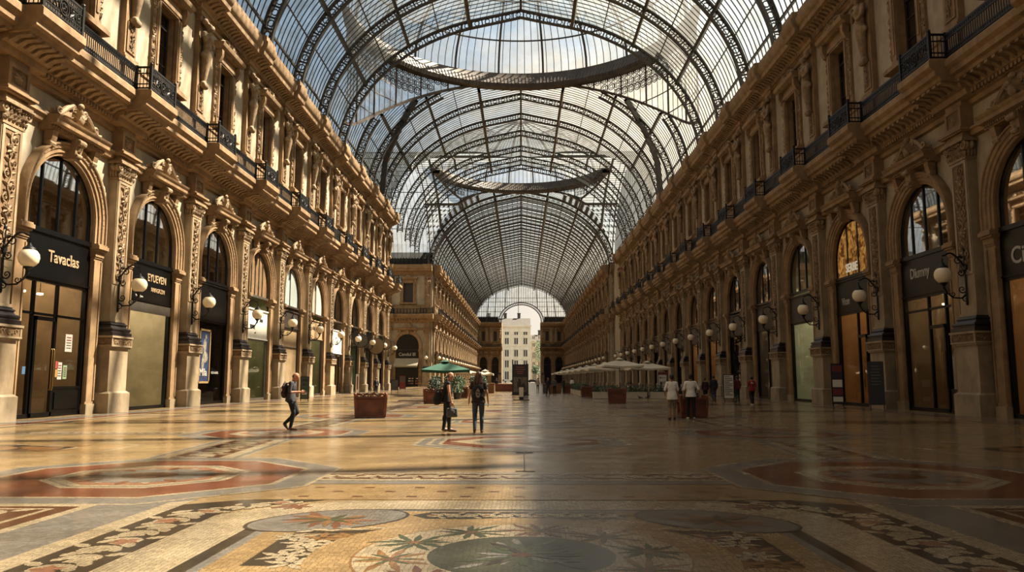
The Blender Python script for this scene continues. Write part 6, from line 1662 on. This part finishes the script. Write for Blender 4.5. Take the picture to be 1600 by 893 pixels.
# parasols
M_can = mat('white_canvas', S(214,200,174), .85, .08, 3, k=.8); M_grn = mat('green_canvas', S(40,104,78), .8, .12, 3); M_polew = mat('parasol_pole_wood', S(150,120,80), .5, .15, 5)
def parasol(x, y, w, zt, ze, canvas, pole, label, group=None, n=4, rz=.0, valance=.16):
    root = empty('parasol', (x, y, 0), rz); tag(root, label, 'parasol', group)
    c = MB(); R = w/2*(1.414 if n == 4 else 1.06)
    ang = [2*pi*i/n+pi/4 for i in range(n)]
    K = 5
    for i in range(n):
        a, b = ang[i], ang[(i+1) % n]
        A = V((R*cos(a), R*sin(a), ze)); B = V((R*cos(b), R*sin(b), ze)); T = V((0, 0, zt))
        rows = []
        for j in range(K+1):
            t = j/K; p, q = T.lerp(A, t), T.lerp(B, t); sag = .05*sin(pi*t)
            rows.append([p, p.lerp(q, .5)-V((0,0,.10*t+sag)), q])
        c.grid(rows)
        mid = A.lerp(B, .5)-V((0,0,.10)); dn = V((0,0,-valance)); c.grid([[A, mid, B], [A+dn, mid+dn, B+dn]])
    c.build('canopy', [canvas], root, 25)
    v = MB(); v.lathe([(.012,zt+.16),(.3,zt+.02),(.46,zt-.02)], (0,0,0), n*2, 0); v.build('vent_cap', [canvas], root)
    p = MB(); p.tube([(0,0,.08),(0,0,zt+.12)], .032, 8); p.ell((0,0,zt+.18), (.04,.04,.06), 8, 6); p.build('pole', [pole], root, 50)
    for a in ang:
        rb = MB(); rb.tube([(0,0,zt-.06),(R*.98*cos(a),R*.98*sin(a),ze-.03)], .014, 5); rb.tube([(0,0,zt-.75),(R*.5*cos(a),R*.5*sin(a),(zt+ze)/2-.05)], .012, 5); rb.build('rib', [pole], root)
    b = MB(); b.frus((0,0), (.32,.32), (.28,.28), 0, .09); b.tube([(0,0,.09),(0,0,.35)], .05, 8); b.build('base', [M_iron], root)
parasol(-5.65, 57.2, 3.5, 2.85, 2.25, M_grn, M_polew, 'large green parasol behind the man in the black tank top', rz=.12)
parasol(8.4, 66.2, 3.4, 3.25, 2.72, M_can, M_woodfr, 'nearest white parasol above the right hedge', rz=.1)
for i, (x, y) in enumerate(((11.6, 71.5), (8.2, 76.), (8.0, 84.), (8.0, 94.), (8.0, 105.), (7.8, 117.), (7.8, 130.), (7.6, 145.))):
    parasol(x, y, 3.6, 3.1, 2.6, M_can, M_woodfr, 'white parasol in the right cafe row, %s after the nearest one' % ORD[i], rz=.05)
parasol(-4.3, 92., 2.0, 2.55, 2.2, M_can, M_woodfr, 'small white parasol beside the left wooden counter')
for i, y in enumerate((70., 80., 92.)): 
    if i: parasol(-7.6, y+12, 3.2, 2.9, 2.45, M_can, M_woodfr, 'pale parasol on the left side, %s behind the green one' % ORD[i-1])
# shrubs of the left cafe corner
def tub(x, y, label, seed, h=1.3):
    root = empty('potted_shrub', (x, y, 0)); tag(root, label, 'shrub'); b = MB(); b.lathe([(.02,0),(.26,0),(.33,.42),(.36,.44),(.36,.5),(.30,.5),(.02,.46)], (0,0,0), 14); b.build('pot', [M_dark], root, 40)
    m = MB(); bush(m, (0,0,.45), .55, .55, h, 650, random.Random(seed), .14); m.build('foliage', [M_leaf if seed % 2 else M_leafd], root); s_ = MB(); s_.tube([(0,0,.4),(.02,.02,.45+h*.6)], .03, 6); s_.build('stem', [M_woodfr], root)
for i, (x, y, l) in enumerate(((-6.6, 60., 'left of the green parasol pole'), (-5.0, 60.5, 'right of the green parasol pole'), (-4.0, 66., 'between the two left planters'), (-3.5, 70., 'behind the long-haired woman'), (-6.2, 66., 'behind the green parasol'))): tub(x, y, 'bushy green potted shrub '+l, i)
# display board, little stand
M_post = mat('poster_dark', S(58,38,36), .4, .2, 3); M_postl = mat('poster_pale', S(140,126,108), .5, .35, 5); M_pk = mat('poster_pink', S(186,110,104), .5, .2, 4)
root = empty('display_board', (-.1, 76., 0), 0); tag(root, 'tall dark free-standing display board in the middle of the hall', 'display board')
b = MB(); b.box(-.76, .76, -.12, .12, .06, 3.0); b.box(-.80, -.70, -.15, .15, 0, 3.05); b.box(.70, .80, -.15, .15, 0, 3.05); b.box(-.9, .9, -.35, .35, 0, .06); b.tube([(-.75,0,3.0),(-.75,0,3.45)], .07, 6); b.build('casing', [M_post], root)
b = MB(); b.box(-.66, .66, -.14, -.12, .3, 1.75); b.build('lower_picture', [M_postl], root); b = MB(); b.ell((-.1,-.145,1.05), (.22,.012,.4), 12, 8); b.ell((-.1,-.145,1.5), (.11,.012,.14), 10, 8); b.ell((.3,-.145,.8), (.2,.012,.35), 10, 8); b.build('dark_figures', [M_post], root)
b = MB()
for k, (z, w_) in enumerate(((2.72, .8), (2.5, .95), (2.3, .7), (2.12, .55))): b.box(-w_/2, w_/2, -.135, -.12, z-.04, z+.04)
b.build('printed_line', [M_pk], root)
root = empty('leaflet_stand', (0.0, 57.5, 0), 0); tag(root, 'small white leaflet stand on a black base before the tall display board', 'stand')
b = MB(); b.box(-.6, .6, -.22, .22, 0, .06); b.box(-.16, .16, -.08, .08, .06, .25); b.build('base', [M_black], root)
b = MB(); b.prism([(-.15,.22),(.15,.22),(.17,.95),(-.17,.95)], -.04, .04, lambda a, c, u: (a, u, c)); b.build('panel', [M_whitepanel], root)
# boards and notices
def board(x, y, rz, w, h, z0, face, label, feet=True, lines=(), frame=None, cat='sign'):
    root = empty('sign_board', (x, y, 0), rz); tag(root, label, cat); fr = frame or M_black; b = MB()
    b.box(-w/2, w/2, -.03, .03, z0, z0+h); 
    if feet:
        for s_ in (-1, 1): b.box(s_*w*.42-.025, s_*w*.42+.025, -.03, .03, .03, z0); b.box(s_*w*.42-.04, s_*w*.42+.04, -.25, .25, 0, .04)
    b.build('frame', [fr], root); b = MB(); b.box(-w/2+.05, w/2-.05, -.045, -.03, z0+.05, z0+h-.05); f = b.build('sheet', [face], root)
    for (u0, u1, za, zb, m) in lines: b = MB(); b.box(u0*w, u1*w, -.052, -.045, z0+za*h, z0+zb*h); b.build('printed_block', [m], f)
M_green = mat('sign_green', S(70,92,60), .4, .25, 6)
board(-15.7, 56., .25, .62, 1.62, .12, M_green, 'green framed advertising stand behind the walking man', lines=((-.3,.3,.78,.9,M_letterk),(-.25,.1,.6,.7,M_letterk),(-.3,.25,.2,.3,M_letterw),(-.2,.2,.4,.52,M_grn)))
board(12.75, 70., -.1, .8, 1.85, .35, M_whitepanel, 'white notice board with a red header left of the two men in white', lines=((-.44,.44,.86,.97,M_letterr),(-.3,-.15,.68,.76,M_letterk),(-.1,.3,.70,.73,M_grey),(-.35,.35,.5,.53,M_grey),(-.35,.35,.42,.45,M_grey)), frame=M_red if 'M_red' in globals() else M_letterr)
board(14.2, 53.2, -.15, .72, 1.65, .22, M_whitepanel, 'white text board on a black stand behind the person in maroon', lines=tuple((-.36, .36 if i % 3 else .1, .9-.075*i, .93-.075*i, M_letterk) for i in range(11)))
board(17.3, 42.6, -.2, .62, 2.2, .2, M_post, 'dark menu stand with red and white posters before the right pier', lines=((-.4,.4,.8,.95,M_letterr),(-.4,.4,.42,.6,M_whitepanel),(-.4,.4,.22,.38,M_maroon if 'M_maroon' in globals() else M_letterr),(-.4,.4,.06,.18,M_whitepanel)))
board(18.05, 39.6, -.35, .75, 2.2, .25, M_letterk, 'black menu board with faint lettering beside the second right pier', lines=tuple((-.3, .2+.1*(i % 2), .88-.07*i, .90-.07*i, M_grey) for i in range(7)), frame=M_woodfr)
board(-15.6, 73.5, .3, .42, 1.9, .2, M_whitepanel, 'narrow white vertical banner among the left piers', lines=((-.15,.15,.2,.85,M_letterr),))
board(-16.6, 108., .2, .9, 1.9, .2, M_letterr, 'small red stand at the far left corner pier', lines=((-.4,.4,.5,.9,M_grey),))
board(-13.6, 83., .2, .8, 1.1, .4, M_grey, 'grey panel beside the person in black on the left')
b = MB(); b.lathe([(.16,0),(.15,.03),(.03,.05),(.025,.98),(.04,1.0),(.012,1.04)], (0,0,0), 12); o = b.build('barrier_post', [M_grey], None, 50, (16.4,46.8,0)); tag(o, 'slim metal barrier post by the grey blind on the right', 'post')
# wooden counters and low barriers in the distance
M_ctr = mat('counter_wood', S(160,110,60), .5, .2, 4)
def counter(x, y, w, label, h=1.1, m=None, d=.7):
    root = empty('wooden_counter', (x, y, 0)); tag(root, label, 'counter'); b = MB(); b.box(-w/2, w/2, -d/2, d/2, .08, h-.06); b.box(-w/2+.05, w/2-.05, -d/2+.05, d/2-.05, 0, .08); b.build('body', [m or M_ctr], root)
    b = MB(); b.box(-w/2-.05, w/2+.05, -d/2-.05, d/2+.05, h-.06, h); b.build('top', [M_oak], root)
    for i in range(int(w/.5)): b = MB(); b.box(-w/2+.08+i*.5, -w/2+.48+i*.5, -d/2-.015, -d/2, .15, h-.15); b.build('front_panel', [m or M_ctr], root)
counter(-3.55, 86., 1.1, 'orange-brown wooden counter left of the portal'); counter(3.75, 86., 1.4, 'orange-brown wooden counter right of the display board')
counter(2.7, 87., .6, 'pale metal cabinet next to the right wooden counter', 1.0, M_grey)
counter(-2.1, 98., 2.4, 'long low dark wooden barrier behind the display board', .95, M_oak, .5)
# crowd goods under the awning: racks of souvenirs
for i in range(3):
    root = empty('souvenir_rack', (-24.3+1.5*i, 159.2, 0)); tag(root, 'souvenir rack under the cream awning, %s' % ('left one', 'middle one', 'right one')[i], 'rack'); b = MB()
    for x in (-.5, .5): b.tube([(x,0,0),(x,0,2.)], .03, 6)
    for z in (.5, 1., 1.5, 1.95): b.tube([(-.5,0,z),(.5,0,z)], .025, 6)
    b.build('frame', [M_iron], root); r = random.Random(i)
    for z in (.55, 1.05, 1.55):
        for j in range(6): g = MB(); g.ell((-.42+.17*j, -.05, z+.14), (.07,.05,.14), 7, 5); g.build('souvenir', [r.choice([M_pk, M_paperr, M_papero, M_letterw, C_brown])], root)
# ---------------------------------------------------------------- buildings beyond the portal
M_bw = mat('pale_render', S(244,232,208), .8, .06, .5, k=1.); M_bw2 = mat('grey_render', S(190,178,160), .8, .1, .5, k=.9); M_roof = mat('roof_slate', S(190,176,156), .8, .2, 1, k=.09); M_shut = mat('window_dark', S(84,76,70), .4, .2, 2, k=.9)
def building(name, x0, x1, y, H, label, mw, cols, rows, depth=20, mans=True):
    root = empty(name, ((x0+x1)/2, y, 0)); tag(root, label, 'building'); w = (x1-x0)/2
    b = MB(); b.box(-w, w, 0, depth, -.3, H)
    for z in (6.2, 11.8, 18.4, H-3.4): b.box(-w-.15, w+.15, -.25, 0, z, z+.4)
    b.box(-w-.7, w+.7, -.9, 0, H-.7, H); b.box(-w-.4, w+.4, -.5, 0, H-1.2, H-.7)
    for i in range(cols+1): u = -w+2*w*i/cols; b.box(u-.35, u+.35, -.15, 0, 6.5, H-1)
    b.build('wall', [mw], root)
    for (z, hh) in rows:
        for i in range(cols):
            u = -w+2*w*(i+.5)/cols
            f = MB(); ww = w/cols*.40
            f.box(u-ww-.25, u+ww+.25, -.3, 0, z+hh, z+hh+.35); f.box(u-ww-.2, u-ww, -.2, 0, z, z+hh); f.box(u+ww, u+ww+.2, -.2, 0, z, z+hh); f.box(u-ww-.3, u+ww+.3, -.35, 0, z-.3, z)
            if hh > 2.6: f.prism([(u-ww-.35,z+hh+.3),(u+ww+.35,z+hh+.3),(u,z+hh+1.0)], -.3, 0, lambda a, c, q: (a, q, c))
            wn = f.build('window', [mw], root); p = MB(); p.box(u-ww, u-.16, -.08, .02, z, z+hh); p.box(u+.16, u+ww, -.08, .02, z, z+hh); p.build('pane', [M_shut], wn)
    b = MB(); b.prism([(0,H),(depth,H),(depth*.7,H+4.),(5.5,H+4.)], -w-.2, w+.2, lambda a, c, q: (q, a, c)); b.build('roof', [M_roof], root)
    for u in (-w*.5, w*.1, w*.6): c_ = MB(); c_.box(u-.8, u+.8, 5.5, 7, H+3, H+6.4); c_.box(u-.95, u+.95, 5.35, 7.15, H+6.4, H+6.8); c_.build('chimney', [M_roof], root)
    return root
R4 = ((1.5, 4.), (7.6, 3.6), (13.2, 3.4), (19.6, 3.2), (24.4, 1.6))
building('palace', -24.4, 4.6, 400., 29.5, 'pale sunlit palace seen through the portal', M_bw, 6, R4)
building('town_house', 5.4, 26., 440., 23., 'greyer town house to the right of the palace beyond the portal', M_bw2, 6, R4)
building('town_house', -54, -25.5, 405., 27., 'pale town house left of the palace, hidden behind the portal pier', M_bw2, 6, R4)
mb = MB(); mb.tube([(-1.5,411,33.55),(-1.5,411,54)], .18, 6); o = mb.build('mast', [M_iron]); tag(o, 'thin mast standing on the palace roof', 'mast')
def tree(x, y, z, h, label, seed):
    root = empty('street_tree', (x, y, z)); tag(root, label, 'tree'); m = MB(); r = random.Random(seed)
    for k in range(5): bush(m, (r.uniform(-1.2,1.2), r.uniform(-1.2,1.2), h*.4+r.uniform(-.5,1)), 2, 2, h*.45, 260, r, .5)
    m.build('crown', [M_leaf], root); t = MB(); t.tube([(0,0,0),(.1,0,h*.7)], [.25,.12], 7); t.build('trunk', [M_woodfr], root)
tree(9.6, 426., -.02, 26., 'green tree rising between the palace and the grey house', 4); tree(7.4, 392., -.02, 9., 'small street tree right of the palace', 5)
# parked cars and parasols on the street
def car(x, y, c, label):
    root = empty('car', (x, y, -.02)); tag(root, label, 'car'); b = MB()
    b.prism([(-2.1,.35),(2.1,.35),(2.15,.8),(1.3,.92),(.7,1.45),(-1.0,1.48),(-1.8,.95),(-2.15,.85)], -.85, .85, lambda a, c_, u: (a, u, c_)); b.build('body', [c], root)
    g = MB(); g.prism([(1.15,.95),(.65,1.38),(-.95,1.41),(-1.6,.97)], -.87, .87, lambda a, c_, u: (a, u, c_)); g.build('windows', [M_shut], root)
    for sx in (-1.3, 1.3):
        for sy in (-.8, .8): w_ = MB(); w_.lathe([(.1,-.1),(.33,-.1),(.35,0),(.33,.1),(.1,.1)], (sx, sy, .35), 14, 0, Matrix.Rotation(pi/2, 3, 'X')); w_.build('wheel', [M_black], root, 50)
car(-8.5, 352., M_whitepanel, 'white car parked beyond the portal, left'); car(-3.0, 354., M_grey, 'grey car parked beyond the portal'); car(5.2, 356., M_black, 'black car parked beyond the portal, right')
